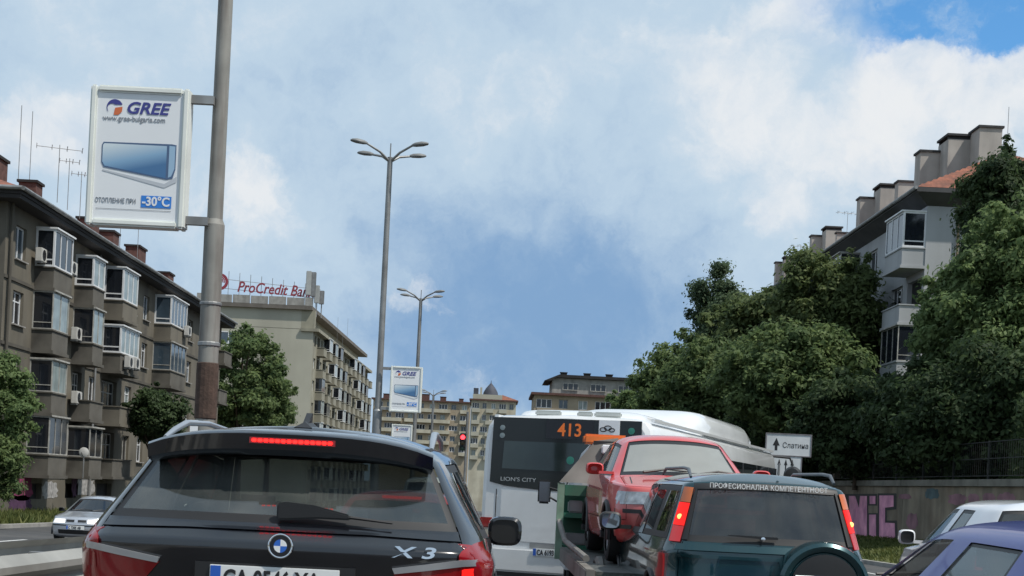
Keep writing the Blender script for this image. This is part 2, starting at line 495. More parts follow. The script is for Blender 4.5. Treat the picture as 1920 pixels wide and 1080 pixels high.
grass('tall_grass', 'unmown green grass strip below the dark apartment block', -20.2, -17.8, 36, 100, -LEFT_DROP + .32, -LEFT_DROP + .12, 14000, .35, M_blade)
grass('short_grass', 'yellowish grass strip below the graffiti wall', 12.9, 16.9, 30, 80, .12, .75, 26000, .16, M_blade)

# ------------------------------------------------------------------ wall, window and balcony builders (facade faces local -y, runs along local x)
def wall_panel(mb, x0, x1, z0, z1, openings, y=0., depth=.2, m=0):
    xs = sorted({x0, x1, *[o[0] for o in openings], *[o[1] for o in openings]})
    zs = sorted({z0, z1, *[o[2] for o in openings], *[o[3] for o in openings]})
    for a, b in zip(xs[:-1], xs[1:]):
        for c, d in zip(zs[:-1], zs[1:]):
            mx, mz = (a + b) / 2, (c + d) / 2
            if any(o[0] < mx < o[1] and o[2] < mz < o[3] for o in openings): continue
            mb.quad((a, y, c), (b, y, c), (b, y, d), (a, y, d), m)
    for a, b, c, d in openings:
        e = y + depth
        mb.quad((a, y, c), (b, y, c), (b, e, c), (a, e, c), m); mb.quad((a, y, d), (a, e, d), (b, e, d), (b, y, d), m)
        mb.quad((a, y, c), (a, e, c), (a, e, d), (a, y, d), m); mb.quad((b, y, c), (b, y, d), (b, e, d), (b, e, c), m)
WCACHE = {}
def window(parent, x, z, w, h, y=.16, fm=None, pm=None, mull=1, trans=False, sill=True, fw=.07):
    """a framed window in an opening: window (the frame) > pane, sill"""
    fm, pm = fm or M_wfr, pm or M_pane
    key = (round(w, 2), round(h, 2), fm.name, pm.name, mull, trans, sill, fw)
    if key not in WCACHE:
        f = MB()
        f.box(0, fw, 0, .06, 0, h); f.box(w - fw, w, 0, .06, 0, h)
        f.box(fw, w - fw, 0, .06, 0, fw); f.box(fw, w - fw, 0, .06, h - fw, h)
        for i in range(mull):
            cx = w * (i + 1) / (mull + 1)
            f.box(cx - fw * .5, cx + fw * .5, .004, .055, fw, h - fw)
        if trans: f.box(fw, w - fw, .006, .05, h * .68, h * .68 + fw * .8)
        p = MB(); p.box(.02, w - .02, .035, .05, .02, h - .02)
        s = MB(); s.box(-.08, w + .08, -.26, .02, -.06, -.004)
        WCACHE[key] = (f.mesh('window', fm), p.mesh('pane', pm), s.mesh('sill', M_conc) if sill else None)
    fme, pme, sme = WCACHE[key]
    o = place('window', fme, parent, (x, y, z))
    place('pane', pme, o)
    if sme: place('sill', sme, o)
    return o
BCACHE = {}
def bay(parent, x0, L, P, zf, zc, style, par=.85, mats=None):
    """a projecting balcony or glazed bay, x0..x0+L along the wall, P deep: balcony (slab and parapet) > glazing pieces"""
    pm = mats or M_bay
    key = (round(L, 2), P, round(zc - zf, 2), style, par, pm.name)
    if key not in BCACHE:
        h = zc - zf
        b = MB()
        b.box(-.06, L + .06, -P - .08, .0, -.14, .0)                       # slab
        b.box(0, .1, -P, 0, 0, par); b.box(L - .1, L, -P, 0, 0, par); b.box(.1, L - .1, -P, -P + .1, 0, par)
        b.box(-.05, L + .05, -P - .05, -P + .14, par, par + .06)            # cap
        b.box(-.05, .14, -P + .14, 0, par, par + .06); b.box(L - .14, L + .05, -P + .14, 0, par, par + .06)
        fr, pn = None, None
        if style != 'open':
            fw = .09 if 'white' in style else .05
            zb, zt = par + .06, h - .16
            f = MB()
            for x in (0.0, L - fw): f.box(x, x + fw, -P, -P + fw, zb, zt)
            f.box(0, fw, -fw, 0, zb, zt); f.box(L - fw, L, -fw, 0, zb, zt)
            f.box(fw, L - fw, -P, -P + fw, zb, zb + fw); f.box(fw, L - fw, -P, -P + fw, zt - fw, zt)
            for x in (0., L - fw):
                f.box(x, x + fw, -P + fw, -fw, zb, zb + fw); f.box(x, x + fw, -P + fw, -fw, zt - fw, zt)
                f.box(x + .01, x + fw - .01, -P + fw, -fw, zb + .28, zb + .28 + fw * .7)
            n = max(2, int(L / .8))
            for i in range(1, n):
                x = L * i / n
                f.box(x - fw * .4, x + fw * .4, -P + .01, -P + fw - .01, zb + fw, zt - fw)
            f.box(-.04, L + .04, -P - .1, 0, zt, zt + .07)                   # lintel
            p = MB(); p.box(.03, .05, -P + .05, -.02, zb, zt)
            p2 = MB(); p2.box(L - .05, L - .03, -P + .05, -.02, zb, zt)
            q = MB(); q.box(.055, L - .055, -P + .035, -P + .055, zb, zt)
            fr, pn = f, (p, p2, q)
        fm = M_wfr if 'white' in style else M_wdf
        front = M_pane_g if 'curtain' in style else (M_pane_b if 'blue' in style else M_pane)
        BCACHE[key] = (b.mesh('balcony', pm), fr.mesh('glazing_frame', fm) if fr else None,
                       (pn[0].mesh('pane', M_pane if 'blue' not in style else M_pane_b), pn[1].mesh('pane', M_pane), pn[2].mesh('pane', front)) if pn else None)
    bme, fme, pme = BCACHE[key]
    o = place('balcony', bme, parent, (x0, 0, zf))
    if fme:
        place('glazing_frame', fme, o)
        for q in pme: place('pane', q, o)
    return o
def hip_roof(mb, x0, x1, y0, y1, z, h, th=.28, m_edge=1, m_top=0):
    """eaves slab and hipped roof above it"""
    mb.box(x0, x1, y0, y1, z - th, z, m_edge)
    cy, k = (y0 + y1) / 2, (y1 - y0) / 2
    a, b, c, d = (x0 + .06, y0 + .06, z + .01), (x1 - .06, y0 + .06, z + .01), (x1 - .06, y1 - .06, z + .01), (x0 + .06, y1 - .06, z + .01)
    r0, r1 = (x0 + k, cy, z + h), (x1 - k, cy, z + h)
    mb.add([a, b, c, d, r0, r1], [(0, 1, 5, 4), (2, 3, 4, 5), (3, 0, 4), (1, 2, 5)], m_top)
def chimney(parent, x, y, z0, z1, w, d, m, cap=M_eave, gap=False):
    c = MB(); c.box(x - w / 2, x + w / 2, y - d / 2, y + d / 2, z0, z1)
    o = c.build('chimney', m, parent)
    k = MB(); k.box(x - w / 2 - .08, x + w / 2 + .08, y - d / 2 - .08, y + d / 2 + .08, z1 + (.18 if gap else 0), z1 + .12 + (.18 if gap else 0))
    if gap:
        for a in (-1, 1): k.box(x + a * w * .42 - .06, x + a * w * .42 + .06, y - d / 2, y + d / 2, z1, z1 + .18)
    k.build('chimney_cap', cap, o)
    return o
def antenna(loc, h, label, n=4, mast_only=False, boom=1.2, rz=0.):
    a = thing('roof_antenna', label, 'antenna', loc, rz, 'aerials on the roofs')
    m = MB(); h *= .72; boom *= .8; m.tube([(0, 0, -.3), (0, 0, h)], .017, 6); m.build('mast', M_steel, a)
    if not mast_only:
        b = MB(); b.tube([(-boom, 0, h * .93), (boom, 0, h * .93)], .015, 5)
        for i in range(n):
            x = -boom + 2 * boom * i / (n - 1)
            l = .35 + .25 * i / n
            b.tube([(x, -l, h * .93 + .03), (x, l, h * .93 + .03)], .012, 4)
            b.tube([(x, 0, h * .93 - .12), (x, 0, h * .93 + .14)], .012, 4)
        b.build('crossbar', M_steel, a)
    return a

# ------------------------------------------------------------------ left apartment block (dark, bays)
LBX, LBY, LBZ = -20.2, 56.6, -1.25
LBL = 45.4
lb = thing('apartment_building', 'dark brown stucco apartment block with glazed bays along the left of the street', 'building', (LBX, LBY, LBZ), R(90))
def lz(Z): return Z - LBZ
FL = [lz(.75), lz(3.47), lz(6.19), lz(8.91)]; TOP = lz(11.9)
cols = [(3.7, 2.6), (9.5, 2.2), (14.5, 3.6), (25.2, 4.2), (41.2, 3.0)]
win_x = [(1.2, 1.3), (7.3, 1.1), (12.6, 1.2), (19.4, 1.4), (22.6, 1.3), (31.0, 1.4), (34.4, 1.3), (38.0, 1.4)]
ops = []
for x, w in win_x:
    for i, z in enumerate(FL): ops.append((x, x + w, z + .85, z + 2.25))
for x, w in ((1.0, 1.0), (4.2, 1.9), (9.6, 1.8), (14.9, 2.8), (25.6, 3.2)): ops.append((x, x + w, lz(-.35), lz(.35)))   # basement openings
for x, L in cols:                                                               # doorways behind the balconies
    for i, z in enumerate(FL): ops.append((x + .35, x + L - .35, z + .05, z + 2.3))
wb = MB()
wall_panel(wb, 0, LBL, 0, TOP, ops, 0, .25)
wb.quad((0, 0, 0), (0, 0, TOP), (0, 11, TOP), (0, 11, 0), 1); wb.quad((LBL, 0, 0), (LBL, 11, 0), (LBL, 11, TOP), (LBL, 0, TOP))
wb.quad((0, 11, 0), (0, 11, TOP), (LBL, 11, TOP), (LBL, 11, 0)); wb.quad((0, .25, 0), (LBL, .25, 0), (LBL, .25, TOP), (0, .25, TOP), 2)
wb.build('wall', [M_stucco_b, M_stucco_d, M_inner], lb)
for i in range(len(FL)):
    z = FL[i] - .12
    for a, b in ((0, 3.6), (6.4, 9.4), (11.8, 14.4), (18.2, 25.1), (29.5, 41.1), (44.3, LBL)):
        pl = MB(); pl.box(a, b, -.06, -.004, z, z + .14); pl.build('string_course', M_stucco_d, lb)
pr = MB(); pr.tube([(.35, -.12, .2), (.35, -.12, TOP)], .07, 8); pr.build('downpipe', M_stucco_d, lb)
pr = MB(); pr.tube([(13.2, -.12, .2), (13.2, -.12, TOP)], .06, 8); pr.build('downpipe', M_steel, lb)
for k, (x, w) in enumerate(win_x):
    for i, z in enumerate(FL):
        fm = M_wfr if (k * 3 + i) % 4 != 1 else M_wdf
        pm = [M_pane, M_pane_g, M_pane_b, M_pane][(k + 2 * i) % 4]
        window(lb, x, z + .85, w, 1.4, .14, fm, pm, 1, (k + i) % 2 == 0)
styles = {(0, 3): 'white_glazed', (0, 2): 'curtain', (0, 1): 'curtain', (0, 0): 'dark',
          (1, 3): 'white_curtain', (1, 2): 'curtain', (1, 1): 'open', (1, 0): 'dark',
          (2, 3): 'white_curtain', (2, 2): 'white_curtain', (2, 1): 'open', (2, 0): 'open',
          (3, 3): 'white_blue', (3, 2): 'blue', (3, 1): 'open', (3, 0): 'dark',
          (4, 3): 'open', (4, 2): 'open', (4, 1): 'open', (4, 0): 'open'}
for c, (x, L) in enumerate(cols):
    for i, z in enumerate(FL):
        lf, pf = [(1, 1.0), (.86, .9), (.94, 1.1), (.8, 1.0), (1, .85)][(c * 2 + i * 3) % 5]
        b = bay(lb, x, L * lf, pf, z, z + 2.72 - (.25 if (c + i) % 3 == 1 else 0), styles[(c, i)], mats=M_bay if (c, i) not in ((2, 3), (3, 3), (2, 1)) else M_stucco_b)
        if styles[(c, i)] == 'open':
            window(lb, x + .45, z + .3, L - .9, 1.95, .16, M_wdf, M_pane, 2, True, False)
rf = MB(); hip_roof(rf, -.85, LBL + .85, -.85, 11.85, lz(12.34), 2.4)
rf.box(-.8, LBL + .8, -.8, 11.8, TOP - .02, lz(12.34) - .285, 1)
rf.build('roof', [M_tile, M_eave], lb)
gt = MB(); gt.tube([(-.9, -.93, lz(12.28)), (LBL + .9, -.93, lz(12.28))], .09, 8); gt.tube([(-.93, -.9, lz(12.28)), (-.93, 11.9, lz(12.28))], .09, 8)
gt.build('gutter', M_steel, lb)
for x, y, top, w in ((2.6, 1.6, 1.75, 1.2), (7.4, 1.6, 1.75, .9), (16.6, 1.6, 1.8, 1.3), (20.6, 1.6, 1.85, 1.2), (26.4, 1.6, 2.0, 1.7), (34.0, 1.6, 1.6, 1.4)):
    chimney(lb, x, y, lz(12.4), lz(12.34) + top, w, .8, M_brick)
chimney(lb, .4, 3.2, lz(12.6), lz(12.34) + 3.1, .9, .8, M_brick)
# graffiti on the base of the block (flat paint)
M_gr_mag = mat('magenta_spray', (.22, .035, .10), .9, var=.35, scale=3.)
M_gr_pur = mat('violet_spray', (.075, .03, .075), .9, var=.4, scale=4.)
M_gr_wht = mat('pale_spray', (.33, .32, .31), .9, var=.45, scale=5.)
def blob(pts, seed):
    """rounded, uneven spray outline inside the box of the given points"""
    r_ = random.Random(seed)
    xs, ys = [p[0] for p in pts], [p[1] for p in pts]
    cx_, cy_, hx, hy = (min(xs) + max(xs)) / 2, (min(ys) + max(ys)) / 2, (max(xs) - min(xs)) / 2, (max(ys) - min(ys)) / 2
    out = []
    for i in range(26):
        a = 2 * math.pi * i / 26
        k = .82 + .30 * r_.random()
        out.append((cx_ + hx * k * math.copysign(abs(math.cos(a)) ** .7, math.cos(a)), cy_ + hy * k * math.copysign(abs(math.sin(a)) ** .7, math.sin(a))))
    return out
def wall_poly(plane_x, pts, m, name, parent, off, sign):
    """paint patch on a wall plane x = const, outlined in photo pixels and carried back onto that plane"""
    mb = MB(); vs = []
    for p in pts:
        a, b = ray(*p)
        Y = plane_x / a
        w = Vector((plane_x - sign * off, Y, CAM_H + b * Y))
        vs.append(parent.matrix_world.inverted() @ w)
    mb.add(vs, [tuple(range(len(vs)))])
    return mb.build(name, m, parent)
bpy.context.view_layer.update()
for pts, m in (([(18, 905), (48, 893), (62, 898), (60, 925), (48, 918), (46, 940), (34, 925), (26, 938), (16, 930)], M_gr_mag),
               ([(14, 938), (34, 928), (60, 930), (60, 955), (52, 958), (44, 940), (34, 950), (20, 952)], M_gr_pur),
               ([(142, 905), (176, 898), (178, 925), (166, 928), (158, 915), (148, 930), (140, 926)], M_gr_wht),
               ([(136, 898), (146, 896), (142, 932), (134, 930)], M_gr_pur), ([(78, 905), (104, 903), (108, 930), (84, 936)], M_gr_wht)):
    wall_poly(LBX, blob(pts, pts[0][0]), m, 'graffiti', lb, .012, -1)
for px, py, h, mo, Y in ((35, 320, 4.6, True, 66), (56, 322, 4.4, True, 68), (108, 360, 3.4, False, 66), (127, 375, 3.2, False, 70), (150, 392, 2.9, False, 70), (225, 450, 2.2, True, 78), (258, 468, 2.6, True, 80)):
    p = at(px, py, Y)
    antenna((p.x, p.y, p.z - .2), h, {35: 'tall bare aerial mast at the far left roof corner', 56: 'bare aerial mast beside the red chimney on the left roof', 108: 'wide aerial with long crossbar left of the big advert', 127: 'aerial with short bars just left of the big advert', 150: 'small aerial touching the left edge of the big advert', 225: 'thin bare mast below the big advert, left one', 258: 'thin bare mast below the big advert, nearer the pole'}[px], 4, mo, 1.3 if px == 108 else .6, R(20))
# air conditioners on the facade
def ac_unit(parent_label, px, py, X, rz, k=1.0):
    a, b = ray(px, py); Y = X / a
    u = thing('air_conditioner', parent_label, 'air conditioner', (X, Y, CAM_H + b * Y), rz, 'air conditioners on the dark block', (k, k, k))
    c = MB(); c.box(-.42, .42, -.3, 0, 0, .6); c.build('casing', M_ac, u, bevel=.03)
    f = MB(); f.lathe([(-.312, .22), (-.306, .24), (-.302, .06), (-.31, .02)], 18, 'y', (-.1, 0, .3)); f.build('fan_grille', M_black, u)
    s = MB(); s.box(-.36, -.32, -.32, .02, -.06, -.004); s.box(.32, .36, -.32, .02, -.06, -.004); s.build('bracket', M_steel, u)
for px, py, X, lab in ((71, 492, -20.0, 'air conditioner left of the topmost white bay'), (128, 515, -20.0, 'air conditioner between the two topmost white bays'),
                       (137, 638, -20.0, 'air conditioner beside the third-floor bay second from the corner'), (137, 757, -20.0, 'air conditioner beside the second-floor balcony near the corner'),
                       (236, 690, -19.1, 'air conditioner below the tall white glazed balcony, left of the pair'), (248, 692, -19.1, 'air conditioner below the tall white glazed balcony, right of the pair'),
                       (347, 630, -19.1, 'air conditioner under the small blue glazed balcony by the pole')):
    ac_unit(lab, px, py, X, R(90))
dsh = at(157, 848, 63.5)
sdish = thing('satellite_dish', 'pale satellite dish on a lower balcony of the dark block', 'satellite dish', (dsh.x, dsh.y, dsh.z - .3))
m = MB(); m.lathe([(-.02, .0), (-.03, .10), (.02, .23), (.032, .23), (-.015, .10), (0, 0)], 20, 'y', (0, 0, .3)); m.build('reflector', M_ac, sdish, smooth=True)
m = MB(); m.tube([(0, .05, -.9), (0, .05, .3)], .03, 6); m.tube([(0, -.03, .08), (0, -.4, .3)], .02, 5); m.build('mount', M_steel, sdish)

# ------------------------------------------------------------------ bank building
BK = at(590, 575, 180); BKX, BKTOP = BK.x, BK.z
bk = thing('bank_building', 'long beige block with blank gable and rooftop bank lettering behind the dark apartments', 'building', (BKX, 180, -3.4), R(90 - 1.1))
bz = BKTOP + 3.4
BL, ST = 66, 2.92
bf = [bz - 3.0 - ST * (i + 1) for i in range(8)]
bops = []
nb = 11
for i, z in enumerate(bf):
    for k in range(nb):
        x = 1.2 + k * 5.9
        bops.append((x, x + 1.7, z + .9, z + 2.3)); bops.append((x + 2.7, x + 5.0, z + .1, z + 2.35))
wb = MB()
wall_panel(wb, 0, BL, 0, bz - 3.0, bops, 0, .3)
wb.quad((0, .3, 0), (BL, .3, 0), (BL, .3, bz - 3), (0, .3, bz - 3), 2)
wb.quad((0, 0, 0), (0, 0, bz - 3), (0, 15, bz - 3), (0, 15, 0), 1); wb.quad((BL, 0, 0), (BL, 15, 0), (BL, 15, bz - 3), (BL, 0, bz - 3))
wb.quad((0, 15, 0), (0, 15, bz - 3), (BL, 15, bz - 3), (BL, 15, 0))
wb.build('wall', [M_beige_d, M_beige, M_inner], bk)
up = MB()                                                                     # attic storey, set back on the street side
up.box(.0, BL - 2, 1.6, 15, bz - 2.95, bz - .5); up.build('attic', M_beige, bk)
up = MB(); up.box(-.35, BL + .4, -.75, 1.65, bz - 3.25, bz - 2.85); up.box(-.012, 1.0, -.1, 1.65, bz - 2.85, bz - .5)
up.build('terrace_slab', M_beige_d, bk)
up = MB(); up.box(-.5, BL, .2, 15.5, bz - .5, bz); up.build('roof', mat('roof_edge', (.13, .115, .10), .9, var=.2, scale=1.), bk)
for k in range(7):
    up = MB(); x = 15.3 - k * 2.35
    up.box(-.48, -.3, max(.3, x - 2.2), x, bz + .02, bz + 1.05 - .05 * (k % 2)); up.build('parapet_panel', M_conc, bk)
up = MB(); up.box(3, BL - 4, 1.7, 1.9, bz + .004, bz + .55); up.build('roof_kerb', M_conc, bk)
M_mixp = [M_pane, M_pane_g, M_pane_b]
for i, z in enumerate(bf):
    for k in range(nb):
        x = 1.2 + k * 5.9
        window(bk, x, z + .9, 1.7, 1.4, .2, M_wfr if (k + i) % 3 else M_wdf, M_mixp[(k * 2 + i) % 3], 1, False, False, .1)
        st = ['open', 'curtain', 'open', 'white_curtain', 'dark'][(k * 3 + i * 2) % 5]
        bay(bk, x + 2.5, 2.8, .95, z, z + ST, st, .95, M_beige_d)
w = window(bk, 0, 0, 3.2, 1.6, 0, M_wfr, M_pane_b, 1, False, False, .12)
q = at(427, 632, 179.7)
w.parent = None
bpy.context.view_layer.update()
w.parent = bk
w.rotation_euler = (0, 0, R(-90))
lq = bk.matrix_world.inverted() @ q
w.location = (-.07, lq.y + 1.6, lq.z - .8)
for px, py in ((633, 615), (643, 625), (652, 610)):
    p = at(px, py, 205); antenna((p.x, p.y, p.z - 2.0), {633: 5.0, 643: 2.6, 652: 4.2}[px], {633: 'tallest mast in the middle of the bank roof', 643: 'short mast between two tall ones on the bank roof', 652: 'thin mast on the bank roof nearest the street lamp'}[px], 4, True)
# rooftop sign
sg0 = at(400, 548, 178.5)
M_signred = mat('sign_red', (.26, .035, .05), .5, var=.08)
rs = thing('rooftop_sign', 'red bank name and round emblem on a frame above the beige gable', 'sign', (sg0.x, 183.0, BKTOP + .6))
frm = MB()
for i in range(9): frm.tube([(1.0 + i * 1.45, .1, -.6), (1.0 + i * 1.45, .1, 3.9 - i * .16)], .04, 5)
for z in (1.0, 2.2): frm.tube([(0, .1, z + .65), (13.2, .1, z - .15)], .035, 5)
frm.build('frame', M_steel, rs)
tx = at(444, 545, 182.95) - Vector(rs.location)
o = text('lettering', 'ProCredit Bank', 1.95, M_signred, rs, (tx.x, -.05, tx.z - .1), (R(90), R(1.5), 0), 'LEFT', .25, .03, .82, .06)
ex = at(412, 528, 182.95) - Vector(rs.location)
em = MB()
em.lathe([(-.08, .75), (-.08, 1.12), (.05, 1.12), (.05, .75), (-.08, .75)], 28, 'y', (ex.x, -.02, ex.z))
for a in range(3):
    r0 = .62 - a * .2
    em.tube([(ex.x + r0 * math.cos(t), -.06, ex.z + .05 + r0 * math.sin(t)) for t in [R(-20 + 22 * k) for k in range(10)]], .07, 6)
em.build('emblem', M_signred, rs)
M_panel = mat('antenna_panel', (.36, .37, .36), .6, var=.1)
for i, (px, py0, py1, lab) in enumerate(((577, 508, 565, 'tall pale panel aerial at the end of the bank lettering'), (586, 510, 568, 'dark panel aerial at the end of the bank lettering'), (593, 535, 580, 'lower panel aerial at the bank roof corner'), (602, 545, 582, 'rightmost low panel aerial at the bank roof corner'))):
    p0, p1 = at(px, py1, 181 + i), at(px, py0, 181 + i)
    t_ = thing('cell_antenna', lab, 'antenna', (p0.x, p0.y, p0.z), 0, 'panel aerials on the bank roof')
    m = MB(); m.box(-.34, .34, -.12, .12, .8, p1.z - p0.z); m.build('panel', [M_panel, M_steel, M_panel, M_steel][i], t_, bevel=.06)
    m = MB(); m.tube([(0, .2, -1.0), (0, .2, p1.z - p0.z - .3)], .07, 6); m.box(-.05, .05, .1, .2, 1.2, 1.4); m.build('mast', M_steel, t_)

# ------------------------------------------------------------------ far blocks at the end of the street
def far_block(name, label, pxl, pxr, ptop, Y, depth, wallm, bands, nst, st, nwin, roofm=None, zb=-7., step=None, flats=True):
    a, b = at(pxl, ptop, Y), at(pxr, ptop, Y)
    W, top = b.x - a.x, (a.z + b.z) / 2
    r = thing(name, label, 'building', (a.x, Y, zb))
    H = top - zb
    ops = []
    cells = []
    for i in range(nst):
        z = H - st * (i + 1)
        for k in range(nwin):
            cw = W / nwin
            x = cw * k
            wide = (k * 7 + i) % 3 == 0
            o = (x + cw * (.1 if wide else .25), x + cw * (.9 if wide else .72), z + .95, z + 2.35)
            ops.append(o); cells.append((o, wide, k, i))
    mb = MB(); wall_panel(mb, 0, W, 0, H, ops, 0, .35)
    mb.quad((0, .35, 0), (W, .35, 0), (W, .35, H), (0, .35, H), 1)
    mb.quad((0, 0, 0), (0, 0, H), (0, depth, H), (0, depth, 0)); mb.quad((W, 0, 0), (W, depth, 0), (W, depth, H), (W, 0, H)); mb.quad((0, 0, H), (W, 0, H), (W, depth, H), (0, depth, H))
    mb.build('wall', [wallm, M_inner], r)
    for o, wide, k, i in cells:
        window(r, o[0], o[2], round(o[1] - o[0], 2), 1.4, .25, M_wfr if (k + i) % 3 != 1 else M_wdf, M_mixp[(k * 2 + i) % 3 if not wide else 0], 2 if wide else 1, False, False, .11)
    for i in range(nst):
        z = H - st * (i + 1)
        for a_, b_ in (((.02, .30), (.33, .80), (.90, .985)) if step else ((.02, .20), (.33, .50), (.62, .80))):
            m = MB(); m.box(W * a_, W * b_, -.9, -.004, z - .05, z + .9); m.build('balcony', bands, r)
    m = MB(); m.box(-.5, W + .5, -.7, depth + .5, H, H + .35); m.build('roof', roofm or M_brick, r)
    return r, W, H
M_cream = mat('cream_render', (.46, .43, .34), .95, var=.15, scale=.5, streak=(.5, .1, (.25, .21, .15), .5))
M_ochre = mat('ochre_render', (.34, .285, .21), .95, var=.12, scale=.4, streak=(.5, .1, (.22, .16, .10), .4))
M_slate = mat('slate_roof', (.05, .055, .075), .7, var=.2, scale=1.)
r, W, H = far_block('apartment_building', 'cream block with long balcony bands closing the street behind the lamp posts', 700, 882, 752, 380, 14, M_ochre, M_cream, 5, 2.9, 9, step=True)
for x, w, h in ((4, 3, 1.6), (13.5, 3.4, 2.0), (19, 1.6, 1.5), (24, 1.2, 1.2)):
    chimney(r, x, 3, H + .355, H + h, w, 2, M_brick)
r, W, H = far_block('apartment_building', 'small pale corner house with dark dome beyond the traffic light', 884, 968, 752, 340, 12, M_cream, M_beige, 5, 2.9, 5)
pk = MB(); pk.box(.3, 7.5, -.3, 6, H + .36, H + 1.5); pk.build('attic', M_beige, r)
dm = MB(); dm.lathe([(H + 1.5, 1.9), (H + 2.2, 1.75), (H + 3.2, 1.2), (H + 4.0, .55), (H + 4.5, .12), (H + 5.2, .04)], 16, 'z', (4.6, 2.0, 0)); dm.build('dome', M_slate, r, smooth=True)
dm = MB(); dm.box(.4, 1.6, 0, 2, H + 1.5, H + 3.0); dm.build('turret', M_slate, r); dm = MB(); dm.box(2.0, 2.5, 0, 1.5, H + 1.5, H + 3.2); dm.build('chimney', M_beige, r)
hr = MB(); hr.add([(7.5, -.3, H + .36), (11.5, -.3, H + .36), (11.5, 8, H + .36), (7.5, 8, H + .36), (7.5, 3, H + 1.8)], [(0, 1, 4), (1, 2, 4), (2, 3, 4), (3, 0, 4)]); hr.build('hipped_roof', M_tile, r)
r, W, H = far_block('apartment_building', 'ochre block with weathered attic behind the bus roof', 1002, 1260, 746, 210, 14, M_ochre, M_ochre, 5, 2.9, 7)
at_ = MB(); at_.box(2.6, W, .3, 10, H + .355, H + 2.7); at_.build('attic', M_conc, r)
for x in range(4): window(r, 4.2 + x * 4.2, H + .9, 2.4, 1.1, .14, M_wdf, M_pane, 2, False, False, .1)
at_ = MB(); at_.prism([(1.4, H + 2.2), (3.6, H + 3.2), (W + .4, H + 3.2), (W + .4, H + 2.75), (3.2, H + 2.75), (2.4, H + 2.2)], 'y', -.3, 10.5); at_.build('eaves', M_eave, r)
for x in (4.4, 8.0, 11.4, 18.0): chimney(r, x, 3, H + 3.22, H + 3.7, 1.0, .8, M_eave)

# ------------------------------------------------------------------ right apartment block
EX = 20.4
e0 = ray(1720, 350); EY = EX / e0[0]; EZ = CAM_H + e0[1] * EY
RBX, RBN, RBF = EX + .8, EY + .8, 128.0
RL = RBF - RBN
rb = thing('apartment_building', 'pale grey block with tiled roof and tall chimneys behind the right-hand trees', 'building', (RBX, RBF, 0), R(-90))
def rx(Y): return RBF - Y
rz_top = EZ - .75
rfl = [rz_top - .15 - 2.85 * (i + 1) for i in range(5)]
rcols = [(RBN + .05, 3.0), (RBN + 12.5, 3.2), (RBN + 22, 3.2), (RBN + 33, 3.2)]
rwin = [(RBN + 3.6, 2.1), (RBN + 8.8, 1.8), (RBN + 17, 1.8), (RBN + 27, 1.8), (RBN + 40, 1.8), (RBN + 46, 1.8)]
ops = []
for Y, w in rwin:
    for z in rfl: ops.append((rx(Y + w), rx(Y), z + .85, z + 2.4))
for Y, w in rcols:
    for z in rfl: ops.append((rx(Y + w) + .3, rx(Y) - .3, z + .05, z + 2.35))
wb = MB(); wall_panel(wb, 0, RL, TERR - 1, rz_top, ops, 0, .25)
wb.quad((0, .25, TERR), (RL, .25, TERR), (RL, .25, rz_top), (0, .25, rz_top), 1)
gops = [(2.9, 4.0, z + .8, z + 2.35) for z in rfl] + [(6.6, 7.8, z + .8, z + 2.35) for z in rfl]
wb.build('wall', [M_grey_w, M_inner], rb)
gw = MB(); wall_panel(gw, 0, 12, TERR - 1, rz_top, gops, 0, .25); gw.quad((0, .25, TERR), (12, .25, TERR), (12, .25, rz_top), (0, .25, rz_top), 1)
gw.build('gable_wall', [M_grey_w, M_inner], rb, loc=(RL, 0, 0), rot=(0, 0, R(90)))
gw = MB(); gw.quad((0, 12, 0), (0, 12, rz_top), (RL, 12, rz_top), (RL, 12, 0)); gw.quad((0, 0, 0), (0, 0, rz_top), (0, 12, rz_top), (0, 12, 0)); gw.build('back_wall', M_grey_w, rb)
for o in gops:
    w = window(rb, 0, 0, round(o[1] - o[0], 2), 1.55, 0, M_wdf, M_pane, 1, False, False)
    w.rotation_euler = (0, 0, R(90)); w.location = (RL - .15, o[0], o[2])
pr = MB(); pr.tube([(RL + .1, 1.55, TERR), (RL + .1, 1.55, rz_top)], .06, 8); pr.build('downpipe', mat('rusty_pipe', (.20, .15, .09), .8, var=.3), rb)
for k, (Y, w) in enumerate(rwin):
    for i, z in enumerate(rfl): window(rb, rx(Y + w), z + .85, w, 1.55, .14, M_wfr, M_pane_b if (k + i) % 2 == 0 else M_pane, 2 if k == 0 else 1, False, False)
for k, (Y, w) in enumerate(rcols):
    for i, z in enumerate(rfl): bay(rb, rx(Y + w), w, 1.15, z, z + 2.85, ['white_blue', 'open', 'dark', 'open', 'open'][(i + 2 * (k > 0)) % 5], .85, M_grey_w)
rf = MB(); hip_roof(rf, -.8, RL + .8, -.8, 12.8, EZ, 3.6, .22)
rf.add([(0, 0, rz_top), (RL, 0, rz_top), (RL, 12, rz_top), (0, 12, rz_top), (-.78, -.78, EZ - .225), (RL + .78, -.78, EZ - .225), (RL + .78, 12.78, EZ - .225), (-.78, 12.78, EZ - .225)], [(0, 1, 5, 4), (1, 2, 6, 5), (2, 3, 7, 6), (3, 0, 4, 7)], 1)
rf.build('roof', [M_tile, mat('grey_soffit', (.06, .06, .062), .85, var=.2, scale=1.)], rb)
tl = MB()                                                                     # tile courses on the hip end towards the street corner
for i in range(13):
    f0, f1 = i / 16, (i + .62) / 16
    k = 6.8
    def hp(f, s): return (RL + .74 - f * (k - .06), 6 + s * (6.74 - f * 6.74), EZ + .03 + f * 3.6)
    tl.grid([[hp(f0, -1), hp(f0, 1)], [(hp(f1, -1)[0], hp(f1, -1)[1], hp(f1, -1)[2] + .07), (hp(f1, 1)[0], hp(f1, 1)[1], hp(f1, 1)[2] + .07)]])
tag(tl.build('tile_course', M_tile, rb), kind='stuff')
